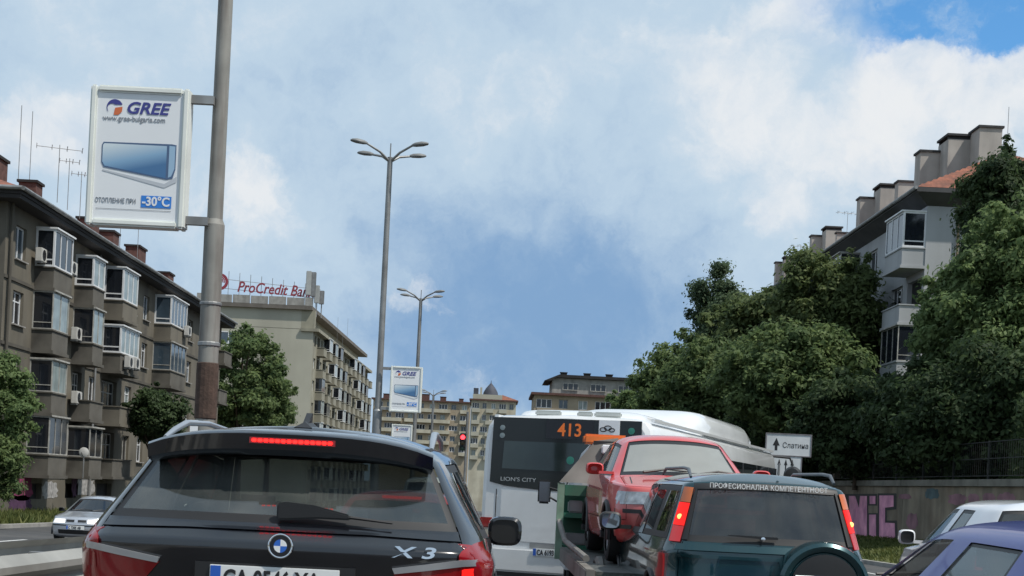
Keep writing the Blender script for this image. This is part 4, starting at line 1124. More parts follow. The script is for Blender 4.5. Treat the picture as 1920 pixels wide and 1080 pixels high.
# ------------------------------------------------------------------ vehicles: body from a control cage
# cage: 9 levels (underside .. roof) by 12 keys (front centre .. rear centre) for the right half, mirrored, smoothed by Catmull-Clark,
# then cut into panels along the cage lines so that every door, window and lid is a part with its own shut line.
def cage(P):
    W, L = P['W'], P['L']
    yA, yB1, yB2, yC, yD = P['keys']                       # at belt: front of side glass, B pillar, rear door glass end, end of quarter
    tA, tB1, tB2, tC, tD = P['tkeys']                      # the same at the top of the side glass
    def low(w, yf, yr, zf, zs0, zs1, zr, cf, cr):
        ys = [yf - 1.5 * cf, P['ycowl'] - .3, yB1, yB2, (yB2 + yr) / 2 if yC < yr + .4 else yC, yr + 1.6 * cr]
        def zs(y): return zs1 + (zs0 - zs1) * (y - yr) / (yf - yr)
        return [(0, yf, zf), (.5 * w, yf - .12 * cf, zf), (.85 * w, yf - .5 * cf, zf + (zs(ys[0]) - zf) * .15), (.98 * w, ys[0], zs(ys[0])),
                (w, ys[1], zs(ys[1])), (w, ys[2], zs(ys[2])), (w, ys[3], zs(ys[3])), (w, ys[4], zs(ys[4])), (.985 * w, ys[5], zs(ys[5])),
                (.87 * w, yr + .38 * cr, zr + (zs(ys[5]) - zr) * .2), (.5 * w, yr + .07 * cr, zr), (0, yr, zr)]
    cf, cr = P.get('cf', .3), P.get('cr', .22)
    hz, zb0, zb1 = P['hz'], P['zb0'], P['zb1']
    zg, yg = P['zg'], P['yg']
    lv = [low(.86 * W, L - .16, .16, .2, .2, .2, P.get('zrb', .28), cf, cr),
          low(.965 * W, L - .05, .03, .26, .24, .24, P.get('zrb', .28) + .06, cf, cr),
          low(W, L, .0, .47, .46, .46, .52, cf, cr),
          low(W, L - .02, P.get('yt2', .05), .62, .68, .70, P.get('zt2', .74), cf, cr)]
    ysh = P.get('ysh', .08)
    s = low(.985 * W, L - .10, ysh, hz, hz + .02, zb1 - .09, P.get('zsh', zg - .12), cf, cr)
    zside = [zb0 - .10 + (zb1 - zb0) * t for t in (0, .2, .4, .6, .8)]
    for k in range(4, 9): s[k] = (s[k][0], s[k][1], zside[k - 4])
    s[3] = (.955 * W, P['ycowl'] + .25, (hz + zb0) / 2 - .01)
    lv.append(s)
    yc, zc = P['ycowl'], P['zcowl']
    wb = .955 * W
    lv.append([(0, yc, zc), (.5 * W, yc - .05, zc), (.80 * W, yc - .17, zc - .02), (.90 * W, yc - .24, zb0), (wb, (yA + yB1) / 2, zb0 + (zb1 - zb0) * .25),
               (wb, yB1, zb0 + (zb1 - zb0) * .45), (wb, yB2, zb0 + (zb1 - zb0) * .5), (wb * .995, yC, zb0 + (zb1 - zb0) * .9), (wb * P.get('wD', .97), yD, zb1),
               (P.get('gw', .83) * W, yg + P.get('gc', .10), zg), (.48 * W, yg + .02, zg), (0, yg, zg)])
    wt, zt = P['wt'], P['zt']
    yw, yr_ = P['ywt'], P['yrt']
    zf_, zr_ = P.get('zwt', zt + .03), P.get('zrt', zt + .02)
    lv.append([(0, yw, zf_ + .02), (.5 * wt, yw - .04, zf_ + .012), (.86 * wt, yw - .12, zf_ - .02), (.965 * wt, tA, zt - .04), (wt, (tA + tB1) / 2, zt), (wt, tB1, zt), (wt, tB2, zt),
               (wt * .99, tC, zt - P.get('dz', .01)), (wt * .965, tD, zt - P.get('dz', .01) - .01), (P.get('gtw', .80) * wt, yr_ + .07, zr_ - .02), (.5 * wt, yr_ + .015, zr_), (0, yr_, zr_)])
    zr = P['zr']
    e = .06
    lv.append([(0, yw - .10, zf_ + .055), (.48 * wt, yw - .14, zf_ + .045), (.80 * wt, yw - .24, zf_ + .01), (.885 * wt, tA - .12, zt + .02), (.90 * wt, (tA + tB1) / 2, zt + .055), (.90 * wt, tB1, zt + .055), (.90 * wt, tB2, zt + .055),
               (.89 * wt, tC, zt + .05), (.86 * wt, max(tD, yr_ + .16), zt + .04), (.74 * wt, yr_ + .16, zr_ + .022), (.48 * wt, yr_ + .12, zr_ + .035), (0, yr_ + .11, zr_ + .04)])
    m = [(x * .55, y, z) for x, y, z in lv[-1]]
    mid = (yw + yr_) / 2
    lv.append([(x, mid + (y - mid) * .82, zr if 3 < k < 8 else zr - .012) for k, (x, y, z) in enumerate(m)])
    return lv
ROWCRE = {1: .25, 3: .3, 4: .55, 5: .6, 6: .45}
def build_body(P, root, mats, smooth=3):
    lv = cage(P)
    NK, NL = 12, len(lv)
    ring = 2 * NK - 2
    verts, idx = [], {}
    for r in range(NL):
        for k in range(NK):
            x, y, z = lv[r][k]
            idx[(r, k, 1)] = len(verts); verts.append((x, y, z))
            if k in (0, NK - 1): idx[(r, k, -1)] = idx[(r, k, 1)]
            else: idx[(r, k, -1)] = len(verts); verts.append((-x, y, z))
    names, faces, fpart = [], [], []
    def pid(n):
        if n not in names: names.append(n)
        return names.index(n)
    qg = P.get('quarter_glass', True)
    def part(r, k, s):
        side = 'R' if s > 0 else 'L'
        if r <= 1: return 'front_bumper' if k <= 2 else ('rear_bumper' if k >= 8 else 'body')
        if r == 2: return 'front_bumper' if k <= 1 else ('door|f' + side if k in (4, 5) else ('door|r' + side if k == 6 and P.get('doors', 4) == 4 else ('tailgate' if k >= 9 and P['hatch'] else 'body')))
        if r in (3, 4):
            if r == 4 and k <= 1: return 'hood'
            if k in (4, 5) or (r == 4 and k == 3 and False): return 'door|f' + side
            if k == 6 and P.get('doors', 4) == 4: return 'door|r' + side
            if k >= 9: return 'tailgate'
            return 'body'
        if r == 5:
            if k <= 1: return 'windshield'
            if k in (3, 4): return 'side_window|f' + side
            if k == 6: return 'side_window|r' + side
            if k == 7 and qg: return 'side_window|q' + side
            if k >= 9: return 'rear_window'
            return 'body'
        return 'body'
    for r in range(NL - 1):
        for k in range(NK - 1):
            for s in (1, -1):
                f = [idx[(r, k, s)], idx[(r, k + 1, s)], idx[(r + 1, k + 1, s)], idx[(r + 1, k, s)]]
                if s > 0: f = f[::-1]
                faces.append(f); fpart.append(pid(part(r, k, s)))
    t = NL - 1
    for k in range(NK - 1):
        f = [idx[(t, k, 1)], idx[(t, k + 1, 1)], idx[(t, k + 1, -1)], idx[(t, k, -1)]]
        faces.append(list(dict.fromkeys(f))); fpart.append(pid('body'))
    me = bpy.data.meshes.new('cage')
    me.from_pydata(verts, [], faces)
    for _ in names: me.materials.append(None)
    me.polygons.foreach_set('material_index', fpart)
    bm = bmesh.new(); bm.from_mesh(me)
    cl = bm.edges.layers.float.get('crease_edge') or bm.edges.layers.float.new('crease_edge')
    bm.verts.ensure_lookup_table()
    inv = {}
    for (r, k, s), i in idx.items(): inv[i] = (r, k)
    for e in bm.edges:
        (r0, k0), (r1, k1) = inv[e.verts[0].index], inv[e.verts[1].index]
        if r0 == r1: e[cl] = P.get('crease', ROWCRE).get(r0, 0.)
        elif k0 == k1 and r0 >= 4 and r1 <= 6 and k0 in (2, 3, 8, 9): e[cl] = .35
    bmesh.ops.recalc_face_normals(bm, faces=bm.faces)
    bm.to_mesh(me); bm.free()
    o = bpy.data.objects.new('cage', me); COL.objects.link(o)
    md = o.modifiers.new('s', 'SUBSURF'); md.levels = smooth; md.render_levels = smooth
    dg = bpy.context.evaluated_depsgraph_get()
    ev = bpy.data.meshes.new_from_object(o.evaluated_get(dg))
    bpy.data.objects.remove(o)
    V = np.empty(len(ev.vertices) * 3); ev.vertices.foreach_get('co', V); V = V.reshape(-1, 3)
    N = np.empty(len(ev.vertices) * 3); ev.vertices.foreach_get('normal', N); N = N.reshape(-1, 3)
    polys = [tuple(p.vertices) for p in ev.polygons]
    pm = np.empty(len(ev.polygons), dtype=np.int32); ev.polygons.foreach_get('material_index', pm)
    bvh = BVHTree.FromPolygons([tuple(v) for v in V], polys)
    vparts = [set() for _ in range(len(V))]
    for p, m in zip(polys, pm):
        for v in p: vparts[v].add(m)
    wheels = [(w, P['wr'] + .055) for w in P['wheels']]
    out = {}
    for i, nm in enumerate(names):
        base = nm.split('|')[0]
        sel = [p for p, m in zip(polys, pm) if m == i]
        if base in ('body', 'door', 'front_bumper', 'rear_bumper'):
            def keep(p):
                c = V[list(p)].mean(0)
                return not any((c[1] - wy) ** 2 + (c[2] - P['wr']) ** 2 < rr * rr and abs(c[0]) > .55 * P['W'] for wy, rr in wheels)
            sel = [p for p in sel if keep(p)]
        if not sel: continue
        used = sorted({v for p in sel for v in p}); mp = {v: j for j, v in enumerate(used)}
        pos = V[used].copy()
        isg = base in ('windshield', 'rear_window', 'side_window')
        gapw = .0035 if not isg else .0
        border = {v for v in used if len(vparts[v]) > 1 and any(names[q].split('|')[0] != 'body' or base != 'body' for q in vparts[v])}
        if base != 'body' or True:
            nb = {}
            for p in sel:
                for a, b in zip(p, p[1:] + p[:1]): nb.setdefault(a, set()).add(b); nb.setdefault(b, set()).add(a)
            for v in border:
                inn = [q for q in nb[v] if q not in border]
                if inn and not isg:
                    d = V[inn].mean(0) - V[v]; ln = np.linalg.norm(d)
                    if ln > 1e-6: pos[mp[v]] = V[v] + d / ln * min(gapw, ln * .4)
        if isg: pos = pos - N[used] * .006
        me2 = bpy.data.meshes.new(base)
        me2.from_pydata(pos.tolist(), [], [[mp[v] for v in p] for p in sel])
        gl = mats.get(base, mats['paint'])
        me2.materials.append(gl)
        if isg:
            me2.materials.append(M_black)
            me2.polygons.foreach_set('material_index', [1 if any(v in border for v in p) and P.get('frit', True) else 0 for p in sel])
        me2.polygons.foreach_set('use_smooth', [True] * len(sel))
        me2.normals_split_custom_set_from_vertices(N[used].tolist())
        out.setdefault(base, []).append(place(base, me2, root))
    return bvh, out
def hit(bvh, p, d):
    loc, nrm, i, dist = bvh.ray_cast(Vector(p), Vector(d))
    if loc is None:
        loc, nrm, i, dist = bvh.find_nearest(Vector(p) + Vector(d) * 3)
    return loc
def patch(bvh, name, m, rows, root, axis='rear', off=.004, n=(6, 10), th=.0, smooth=True):
    """a piece that follows the body: rows of (u, z) points cast onto it from behind, the front or a side; raised by off"""
    d = {'rear': (0, 1, 0), 'front': (0, -1, 0), 'left': (1, 0, 0), 'right': (-1, 0, 0), 'top': (0, 0, -1)}[axis]
    dv = Vector(d)
    def cr(pts, t):
        s = t * (len(pts) - 1); i = min(int(s), len(pts) - 2); f = s - i
        return tuple(a + (b - a) * f for a, b in zip(pts[i], pts[i + 1]))
    g = []
    for i in range(n[0] + 1):
        v = i / n[0]
        line = []
        for j in range(n[1] + 1):
            u = j / n[1]
            cols_ = [cr(r, u) for r in rows]
            a, b = cr(cols_, v)
            p = {'rear': (a, -3, b), 'front': (a, 9, b), 'left': (-4, a, b), 'right': (4, a, b), 'top': (a, b, 5)}[axis]
            h = hit(bvh, p, d)
            line.append(h - dv * off)
        g.append(line)
    mb = MB(); mb.grid(g)
    edge = g[0] + [r[-1] for r in g[1:]] + g[-1][::-1][1:] + [r[0] for r in g[::-1][1:-1]]
    inner = [e + dv * (off + .012) for e in edge]
    k = len(edge)
    mb.add(edge + inner, [(i, (i + 1) % k, k + (i + 1) % k, k + i) for i in range(k)])
    me = mb.mesh(name, m)
    me.polygons.foreach_set('use_smooth', [smooth] * len(me.polygons))
    try: me.set_sharp_from_angle(angle=R(35))
    except Exception: pass
    return place(name, me, root)
WHEELS = {}
def add_wheels(P, root):
    r = P['wr']; key = round(r, 3)
    if key not in WHEELS:
        t = MB(); t.lathe([(-.10, r * .62), (-.105, r * .80), (-.09, r * .95), (-.05, r), (.05, r), (.09, r * .95), (.105, r * .80), (.10, r * .62)], 28, 'x')
        h = MB(); h.lathe([(.085, r * .63), (.075, r * .56), (.03, r * .5), (.02, r * .12), (.05, r * .1), (.055, 0)], 28, 'x')
        for k in range(5):
            a = 2 * math.pi * k / 5
            c, s = math.cos(a), math.sin(a)
            h.add([(.075, c * u - s * w, s * u + c * w) for u, w in ((.08 * r, -.05), (.6 * r, -.035), (.6 * r, .035), (.08 * r, .05))], [(0, 1, 2, 3)])
        WHEELS[key] = (t.mesh('wheel', M_rubber, smooth=True), h.mesh('rim', M_alloy, smooth=True))
    for wy in P['wheels']:
        for s in (1, -1):
            o = place('wheel', WHEELS[key][0], root, (s * (P['W'] - .13), wy, r))
            c = place('rim', WHEELS[key][1], o)
            if s < 0: o.rotation_euler = (0, 0, math.pi)
            ar = MB(); R0 = r + .05
            ar.tube([(s * (P['W'] - .015), wy + R0 * math.cos(a), r + R0 * math.sin(a)) for a in [R(-8 + 196 * i / 18) for i in range(19)]], .028, 6)
            ar.build('arch_trim', P.get('arch', M_black), root, smooth=True)
def interior(P, root):
    W, zb = P['W'] * .86, P['zb0'] - .12
    m = MB(); m.box(-W, W, P['yg'] + .3, P['ycowl'] - .1, .3, .42); m.box(-W, W, P['ycowl'] - .45, P['ycowl'] - .15, .42, zb)
    m.build('interior', M_inner, root)
    h_ = MB(); h_.box(-P['wt'] * .84, P['wt'] * .84, P['yrt'] + .25, P['ywt'] - .28, P['zt'] - .035, P['zt'] - .01); h_.build('headliner', M_inner, root)
    for x in (-.36, .36):
        for y, kind in ((P['keys'][1] + .05, 'f'), (P['keys'][3] + .05, 'r')):
            s = MB()
            s.prism([(y + .05, .45), (y + .50, .48), (y + .50, .62), (y + .14, .60), (y - .06, 1.08 if kind == 'f' else 1.0), (y - .2, 1.05)], 'x', x - .25, x + .25)
            s.box(x - .12, x + .12, y - .2, y - .09, 1.06 if kind == 'f' else .99, 1.27 if kind == 'f' else 1.14)
            s.build('seat', M_interior_grey, root, bevel=.03)
    m = MB(); m.tube([(-.36 + .18 * math.cos(a), P['ycowl'] - .5 + .05 * math.sin(a), zb + .03 + .17 * math.sin(a)) for a in [2 * math.pi * i / 16 for i in range(17)]], .015, 6); m.build('steering_wheel', M_black, root)
def mirror(root, s, y, z, m, gm, x0, size=(.2, .15, .12), lens=True):
    """wing mirror: rounded housing with its glass as a sub-part"""
    w, h, d = size
    b = MB(); ring = []
    for t, k in ((0, .80), (.12, .97), (.45, 1.0), (.8, .78), (1.0, .35)):
        ring.append([(x0 * s + s * (.06 + w / 2) + (w / 2) * k * math.copysign(abs(math.cos(a)) ** .6, math.cos(a)), y + t * d, z + (h / 2) * k * math.copysign(abs(math.sin(a)) ** .6, math.sin(a))) for a in [2 * math.pi * i / 24 for i in range(24)]])
    b.grid(ring, closed=True); b.add(ring[-1], [tuple(range(24))])
    b.box(min(x0 * s - s * .04, x0 * s + s * .12), max(x0 * s - s * .04, x0 * s + s * .12), y + .03, y + .08, z - h * .42, z - h * .2)
    o = b.build('wing_mirror', m, root, smooth=True)
    if lens:
        l_ = MB(); l_.add([(p[0] * 1, y + .012, p[2]) for p in [(x0 * s + s * (.06 + w / 2) + (w / 2) * .88 * math.copysign(abs(math.cos(a)) ** .6, math.cos(a)), 0, z + (h / 2) * .84 * math.copysign(abs(math.sin(a)) ** .6, math.sin(a))) for a in [2 * math.pi * i / 24 for i in range(24)]]], [tuple(range(24))])
        rim = MB()
        l_.build('mirror_glass', gm, o)
    return o
M_mirror = mat('mirror_glass', (.35, .38, .40), .04, metal=.9, var=0)
M_mirror_dk = mat('mirror_dark', (.02, .02, .02), .12, var=0, spec=.5)
def plate(root, bvh, txt, x0, x1, z, h, axis='rear', y=None):
    """number plate with blue country band"""
    yy = y
    sgn = -1 if axis == 'rear' else 1
    rot = 0 if axis == 'rear' else math.pi
    p = MB(); p.box(x0, x1, -.006, .006, z, z + h); o = p.build('number_plate', M_plate, root, loc=(0, yy, 0), rot=(0, 0, rot), bevel=.002)
    b = MB(); b.box(x0 + .004, x0 + .05, -.0085, -.005, z + .004, z + h - .004); b.build('country_band', M_blue, o)
    text('plate_lettering', txt, h * .98, M_ink, o, (x0 + .062, -.009, z + h * .15), bold=.0028, width=(x1 - x0 - .075) / (h * .98 * .62 * len(txt)))
    return o
GL_dark = glass('tinted_glass', (.30, .34, .34), .34, 2.0, (.010, .013, .016))
GL_black = glass('privacy_glass', (.16, .17, .18), .22, 1.7, (.012, .014, .016), dust_or_reflection=.22)
GL_clear = glass('clear_glass', (.75, .82, .80), .62, 1.0, (.03, .04, .04))
GL_dusty = glass('dusty_windscreen', (.6, .62, .6), .20, .6, (.34, .345, .32), .25, dust_or_reflection=.25)
GL_light = glass('pale_side_glass', (.7, .8, .8), .45, 1.0, (.16, .21, .22), .05)

# ------------------------------------------------------------------ black compact SUV in front
def make_suv():
    P = dict(W=.955, L=4.62, keys=(3.05, 1.98, 1.90, 1.02, .52), tkeys=(2.55, 1.92, 1.84, 1.12, .78), hatch=True, ycowl=3.35, zcowl=1.06, hz=.92, zb0=1.02, zb1=1.13, zg=1.165, yg=.20,
             wt=.70, zt=1.525, ywt=2.55, yrt=.55, zwt=1.56, zrt=1.53, zr=1.662, wr=.36, wheels=(.95, 3.76), cr=.26, cf=.34, ysh=.075, zsh=1.075, yt2=.125, zt2=.82, gw=.82, gtw=.90, gc=.10, wD=.965, dz=.02,
             crease={1: .25, 3: .35, 4: .85, 5: .6, 6: .45})
    pm = paint('black_paint', (.004, .0045, .007), .0, .2, .02, (.10, .10, .09))
    root = thing('parked_suv', 'black compact SUV with lit high brake light directly in front', 'car', (-.955, 6.22, gz(6.2)), scale=(1.075, 1, 1))
    root.name = 'suv'
    bvh, parts = build_body(P, root, dict(paint=pm, windshield=GL_clear, rear_window=glass('suv_rear_glass', (.42, .46, .45), .26, 2.0, (.026, .034, .037), dust_or_reflection=.34), side_window=GL_dark, front_bumper=pm, rear_bumper=pm))  # rear glass: its dust mottling also stands in for mottled cloud reflections
    add_wheels(P, root); interior(P, root)
    tg = parts['tailgate'][0]
    # roof spoiler, seen from below and behind
    sp, N = MB(), 18
    rows = []
    for i in range(N + 1):
        u = -1 + 2 * i / N
        x = .635 * u
        e = abs(u) ** 4
        z = 1.598 - .024 * u * u - .05 * e
        yb = .285 + .12 * e
        rows.append([(x * .93, .85, z + .028), (x * .97, .55, z + .02), (x, yb + .02, z), (x, yb, z - .012), (x * 1.0, yb + .012, z - .085 + .012 * e), (x * .985, yb + .05, z - .112 + .02 * e), (x * .95, .60, z - .09)])
    sp.grid(rows); sp.add(rows[0], [tuple(range(7))]); sp.add(rows[-1], [tuple(range(7))])
    s_o = sp.build('roof_spoiler', pm, root, smooth=True)
    # high brake light: one lens bar with its row of lit segments
    def bar(u): return 1.605 - .055 * u * u
    hb = MB(); hb.box(-.165, .21, .2800, .292, 1.539, 1.567); hb.build('brake_light_housing', M_red_lens, s_o)
    for k in range(14):
        x = -.155 + k * .0255
        b = MB(); b.box(x, x + .0225, .272, .2795, 1.545, 1.561); b.build('brake_segment', M_brake, s_o, bevel=.004)
    # aerial fin, roof rails
    fn = MB(); fn.prism([(.80, 1.630), (.93, 1.680), (1.03, 1.725), (1.06, 1.725), (1.05, 1.68), (1.08, 1.640)], 'x', -.014, .014); fn.add([(-.042, .80, 1.640), (.042, .80, 1.640), (.042, 1.10, 1.65), (-.042, 1.10, 1.65), (0, .86, 1.672), (0, 1.06, 1.688)], [(0, 1, 4), (1, 2, 5, 4), (2, 3, 5), (3, 0, 4, 5)])
    fn.build('aerial_fin', M_black, root, smooth=False)
    for s in (-1, 1):
        rl = MB(); rl.tube([(s * .615, .66, 1.555), (s * .612, .85, 1.600), (s * .608, 1.10, 1.645), (s * .60, 1.6, 1.662), (s * .60, 2.3, 1.645), (s * .60, 2.5, 1.60)], [.010, .016, .017, .016, .015, .010], 10)
        rl.build('roof_rail', mat('rail_satin', (.42, .44, .47), .3, metal=.7, var=.05), root, smooth=True)
    # lower tailgate crease: a proud lip below the glass
    patch(bvh, 'tailgate_lip', pm, [[(-.76, 1.150), (-.40, 1.158), (.40, 1.158), (.76, 1.150)], [(-.78, 1.125), (-.40, 1.138), (.40, 1.138), (.78, 1.125)]], root, 'rear', .012, (3, 24))
    # tail lamps with silver bars
    for s in (-1, 1):
        q = [[(s * .885, 1.125), (s * .84, 1.118), (s * .785, 1.085), (s * .775, 1.065)], [(s * .91, 1.035), (s * .84, 1.045), (s * .79, 1.04), (s * .775, 1.038)]]
        up = patch(bvh, 'tail_lamp', M_red_lens, q, root, 'rear', .014, (6, 8))
        lo = patch(bvh, 'tail_lamp', M_red_lens, [[(s * .915, 1.015), (s * .80, 1.015), (s * .64, .99), (s * .50, .968)], [(s * .925, .84), (s * .80, .83), (s * .66, .835), (s * .585, .86)]], root, 'rear', .014, (8, 14))
        patch(bvh, 'silver_bar', M_silver, [[(s * .912, 1.043), (s * .80, 1.045), (s * .64, 1.018), (s * .495, .993)], [(s * .915, 1.013), (s * .80, 1.013), (s * .64, .988), (s * .505, .968)]], root, 'rear', .020, (3, 14))
        patch(bvh, 'tail_lamp', M_red_lens, [[(.24, 1.115), (.40, 1.10), (.52, 1.06)], [(.20, .85), (.36, .88), (.48, .95)]], root, 'left' if s < 0 else 'right', .010, (6, 8))
        lit = patch(bvh, 'lit_strip', M_tail_lit if s > 0 else M_red_lens, [[(s * .895, 1.005), (s * .80, 1.0), (s * .79, .995)], [(s * .90, .93), (s * .80, .93), (s * .79, .93)]], root, 'rear', .018, (3, 6))
    # wiper
    wy = hit(bvh, (.0, -3, 1.21), (0, 1, 0)).y
    w = MB(); w.prism([(-.02, 1.185), (-.02, 1.265), (.02, 1.272), (.14, 1.262), (.295, 1.225), (.305, 1.208), (.29, 1.20), (.16, 1.20)], 'y', wy - .05, wy - .02); wo = w.build('rear_wiper', M_black, root, bevel=.008)
    w = MB(); w.tube([(.29, wy - .035, 1.214), (.48, wy - .03, 1.196)], [.009, .006], 6); w.build('wiper_blade', M_black, wo)
    # round emblem: silver rim, black ring, blue and white quarters
    ey = hit(bvh, (0, -3, 1.075), (0, 1, 0)).y - .012
    em = MB(); em.lathe([(-.012, .049), (-.014, .053), (-.012, .057), (.002, .058)], 32, 'y', (0, ey, 1.073)); eo = em.build('emblem', M_chrome, root, smooth=True); eo.scale = (1 / 1.075, 1, 1); eo.location.x = .022
    em = MB(); em.lathe([(-.011, .030), (-.011, .049)], 32, 'y', (0, ey, 1.073)); em.build('emblem_ring', mat('emblem_black', (.012, .012, .016), .3, var=0), eo)
    for k, mm in enumerate((M_white, mat('emblem_blue', (.03, .13, .50), .3, var=0), M_white, MATS['emblem_blue'])):
        em = MB(); a = [R(90 * k + 90 * j / 8) for j in range(9)]
        em.add([(0, ey - .0115, 1.073)] + [(.030 * math.cos(t), ey - .0115, 1.073 + .030 * math.sin(t)) for t in a], [tuple(range(10))]); em.build('emblem_quarter', mm, eo)
    ly = hit(bvh, (.55, -3, 1.06), (0, 1, 0)).y - .004
    for txt, xo, wd in (('X', .485, 1.75), ('3', .61, 1.75)):
        text('model_lettering', txt, .072, M_chrome, root, (xo, ly - (.0 if txt == 'X' else -.01), 1.045), (R(84), 0, R(4)), 'LEFT', .2, .0015, wd, .004)
    ty = hit(bvh, (0, -3, .93), (0, 1, 0)).y
    rc = MB(); rc.box(-.34, .34, ty - .010, ty + .02, .845, .985); rc.build('plate_recess', M_black, root)
    plate(root, bvh, 'CA 0546 XA', -.295, .295, .862, .112, 'rear', ty - .018).scale = (1 / 1.075, 1, 1)
    for s in (-1, 1): mirror(root, s, 2.72, 1.10, pm, M_mirror_dk, .835, (.205, .19, .14))
    return root
suv = make_suv()

# ------------------------------------------------------------------ teal SUV with spare wheel
def make_teal():
    P = dict(W=.875, L=4.25, keys=(2.95, 1.95, 1.87, 1.05, .36), tkeys=(2.45, 1.86, 1.78, 1.05, .42), hatch=True, ycowl=3.25, zcowl=1.06, hz=.95, zb0=1.02, zb1=1.04, zg=1.03, yg=.10,
             wt=.70, zt=1.53, ywt=2.45, yrt=.28, zwt=1.57, zrt=1.555, zr=1.655, wr=.345, wheels=(.82, 3.42), cr=.2, cf=.3, ysh=.06, zsh=.955, yt2=.05, zt2=.72, gw=.80, gtw=.84, gc=.07, wD=.965, dz=.0,
             crease={1: .3, 3: .5, 4: .9, 5: .7, 6: .5})
    pm = paint('teal_paint', (.002, .036, .044), .45, .22, .04, (.10, .10, .09))
    root = thing('suv', 'teal green SUV with covered spare wheel and lit tail lamps', 'car', (2.39, 11.6, gz(11.6) + .05), R(1.0), scale=(1.045, 1, 1))
    bvh, parts = build_body(P, root, dict(paint=pm, windshield=GL_clear, rear_window=GL_black, side_window=GL_black, front_bumper=M_black, rear_bumper=M_black))
    add_wheels(P, root); interior(P, root)
    for s in (-1, 1):
        patch(bvh, 'indicator_lamp', M_amber, [[(s * .665, 1.50), (s * .60, 1.495)], [(s * .70, 1.37), (s * .63, 1.365)]], root, 'rear', .022, (6, 4))
        patch(bvh, 'tail_lamp', M_tail_lit, [[(s * .702, 1.365), (s * .632, 1.36)], [(s * .752, 1.17), (s * .680, 1.165)]], root, 'rear', .024, (7, 4))
        patch(bvh, 'reflector_lamp', mat('tail_lens_dim', (.18, .004, .004), .25, emit=(1., .02, .02), es=.28, var=.2, scale=12., coat=.5), [[(s * .753, 1.165), (s * .681, 1.16)], [(s * .785, 1.03), (s * .715, 1.03)]], root, 'rear', .024, (5, 4))
        b = hit(bvh, (s * .705, -3, 1.24), (0, 1, 0)); m = MB(); m.lathe([(-.034, 0), (-.031, .018), (-.02, .024)], 14, 'y', tuple(b)); m.build('bulb', M_bulb, root)
        rl = MB(); rl.tube([(s * .60, .50, 1.585), (s * .60, .64, 1.655), (s * .60, .9, 1.67), (s * .60, 2.0, 1.675), (s * .60, 2.2, 1.62)], [.012, .016, .015, .015, .012], 8); rl.build('roof_rail', mat('rail_grey', (.12, .13, .14), .4, metal=.4, var=.1), root, smooth=True)
        patch(bvh, 'corner_glass_trim', M_black, [[(s * .565, 1.50), (s * .585, 1.49)], [(s * .655, 1.05), (s * .705, 1.05)]], root, 'rear', .010, (8, 3))
        patch(bvh, 'bumper_reflector', M_tail_lit, [[(s * .80, .62), (s * .70, .62)], [(s * .80, .57), (s * .70, .57)]], root, 'rear', .014, (2, 3))
    patch(bvh, 'tailgate_band', pm, [[(-.74, 1.015), (-.3, 1.02), (.3, 1.02), (.74, 1.015)], [(-.76, .965), (-.3, .965), (.3, .965), (.76, .965)]], root, 'rear', .016, (4, 20))
    patch(bvh, 'tailgate_ridge', pm, [[(-.74, .925), (0, .928), (.74, .925)], [(-.74, .90), (0, .90), (.74, .90)]], root, 'rear', .014, (3, 20))
    # covered spare wheel
    sp = MB(); sp.lathe([(.09, .375), (-.06, .378), (-.105, .365), (-.125, .335), (-.118, .30), (-.10, .28), (-.10, .05), (-.115, .0)], 40, 'y', (.40, -.03, .72)); so = sp.build('spare_wheel', pm, root, smooth=True)
    c = MB(); c.lathe([(-.12, .27), (-.128, .20), (-.13, 0)], 32, 'y', (.40, -.028, .72)); c.build('cover_plate', M_black, so, smooth=True)
    c = MB(); c.tube([(.40 - .24, -.165, .80), (.40 + .24, -.165, .80)], .012, 6); c.build('cover_bar', M_silver, so)
    # wiper
    wy = hit(bvh, (-.2, -3, 1.09), (0, 1, 0)).y
    w = MB(); w.prism([(-.34, 1.108), (-.15, 1.108), (.06, 1.105), (.065, 1.085), (-.05, 1.084), (-.34, 1.10)], 'y', wy - .05, wy - .025); wo = w.build('rear_wiper', M_black, root)
    w = MB(); w.lathe([(-.07, 0), (-.066, .018), (-.02, .022)], 12, 'y', (-.06, wy, 1.085)); w.build('pivot', M_chrome, wo)
    gy = hit(bvh, (0, -3, 1.49), (0, 1, 0)).y
    bn = patch(bvh, 'banner_strip', M_black, [[(-.585, 1.555), (0, 1.572), (.585, 1.555)], [(-.60, 1.485), (0, 1.498), (.60, 1.485)]], root, 'rear', .004, (3, 20))
    text('banner_lettering', 'ПРОФЕСИОНАЛНА КОМПЕТЕНТНОСТ', .060, mat('banner_grey', (.60, .61, .61), .5, var=.3, scale=30), root, (0, gy - .030, 1.500), (R(82), 0, 0), 'CENTER', 0, .0, .86, .002)
    an = MB(); an.tube([(.12, .45, 1.64), (.12, .44, 1.74)], [.012, .008], 6); an.build('aerial', M_steel, root)
    for s in (-1, 1): mirror(root, s, 2.85, 1.12, M_black, M_mirror, .84, (.22, .19, .13))
    # open tip of the rear side window: pale strip reflection kept as glass; sills in black
    patch(bvh, 'side_moulding', M_black, [[(.45, .62), (2.9, .62)], [(.45, .54), (2.9, .54)]], root, 'left', .012, (2, 20)); patch(bvh, 'side_moulding', M_black, [[(.45, .62), (2.9, .62)], [(.45, .54), (2.9, .54)]], root, 'right', .012, (2, 20))
    m = MB(); m.box(-.25, .25, -.012, .0, .42, .53); m.build('number_plate', M_plate, root)
    return root
teal = make_teal()

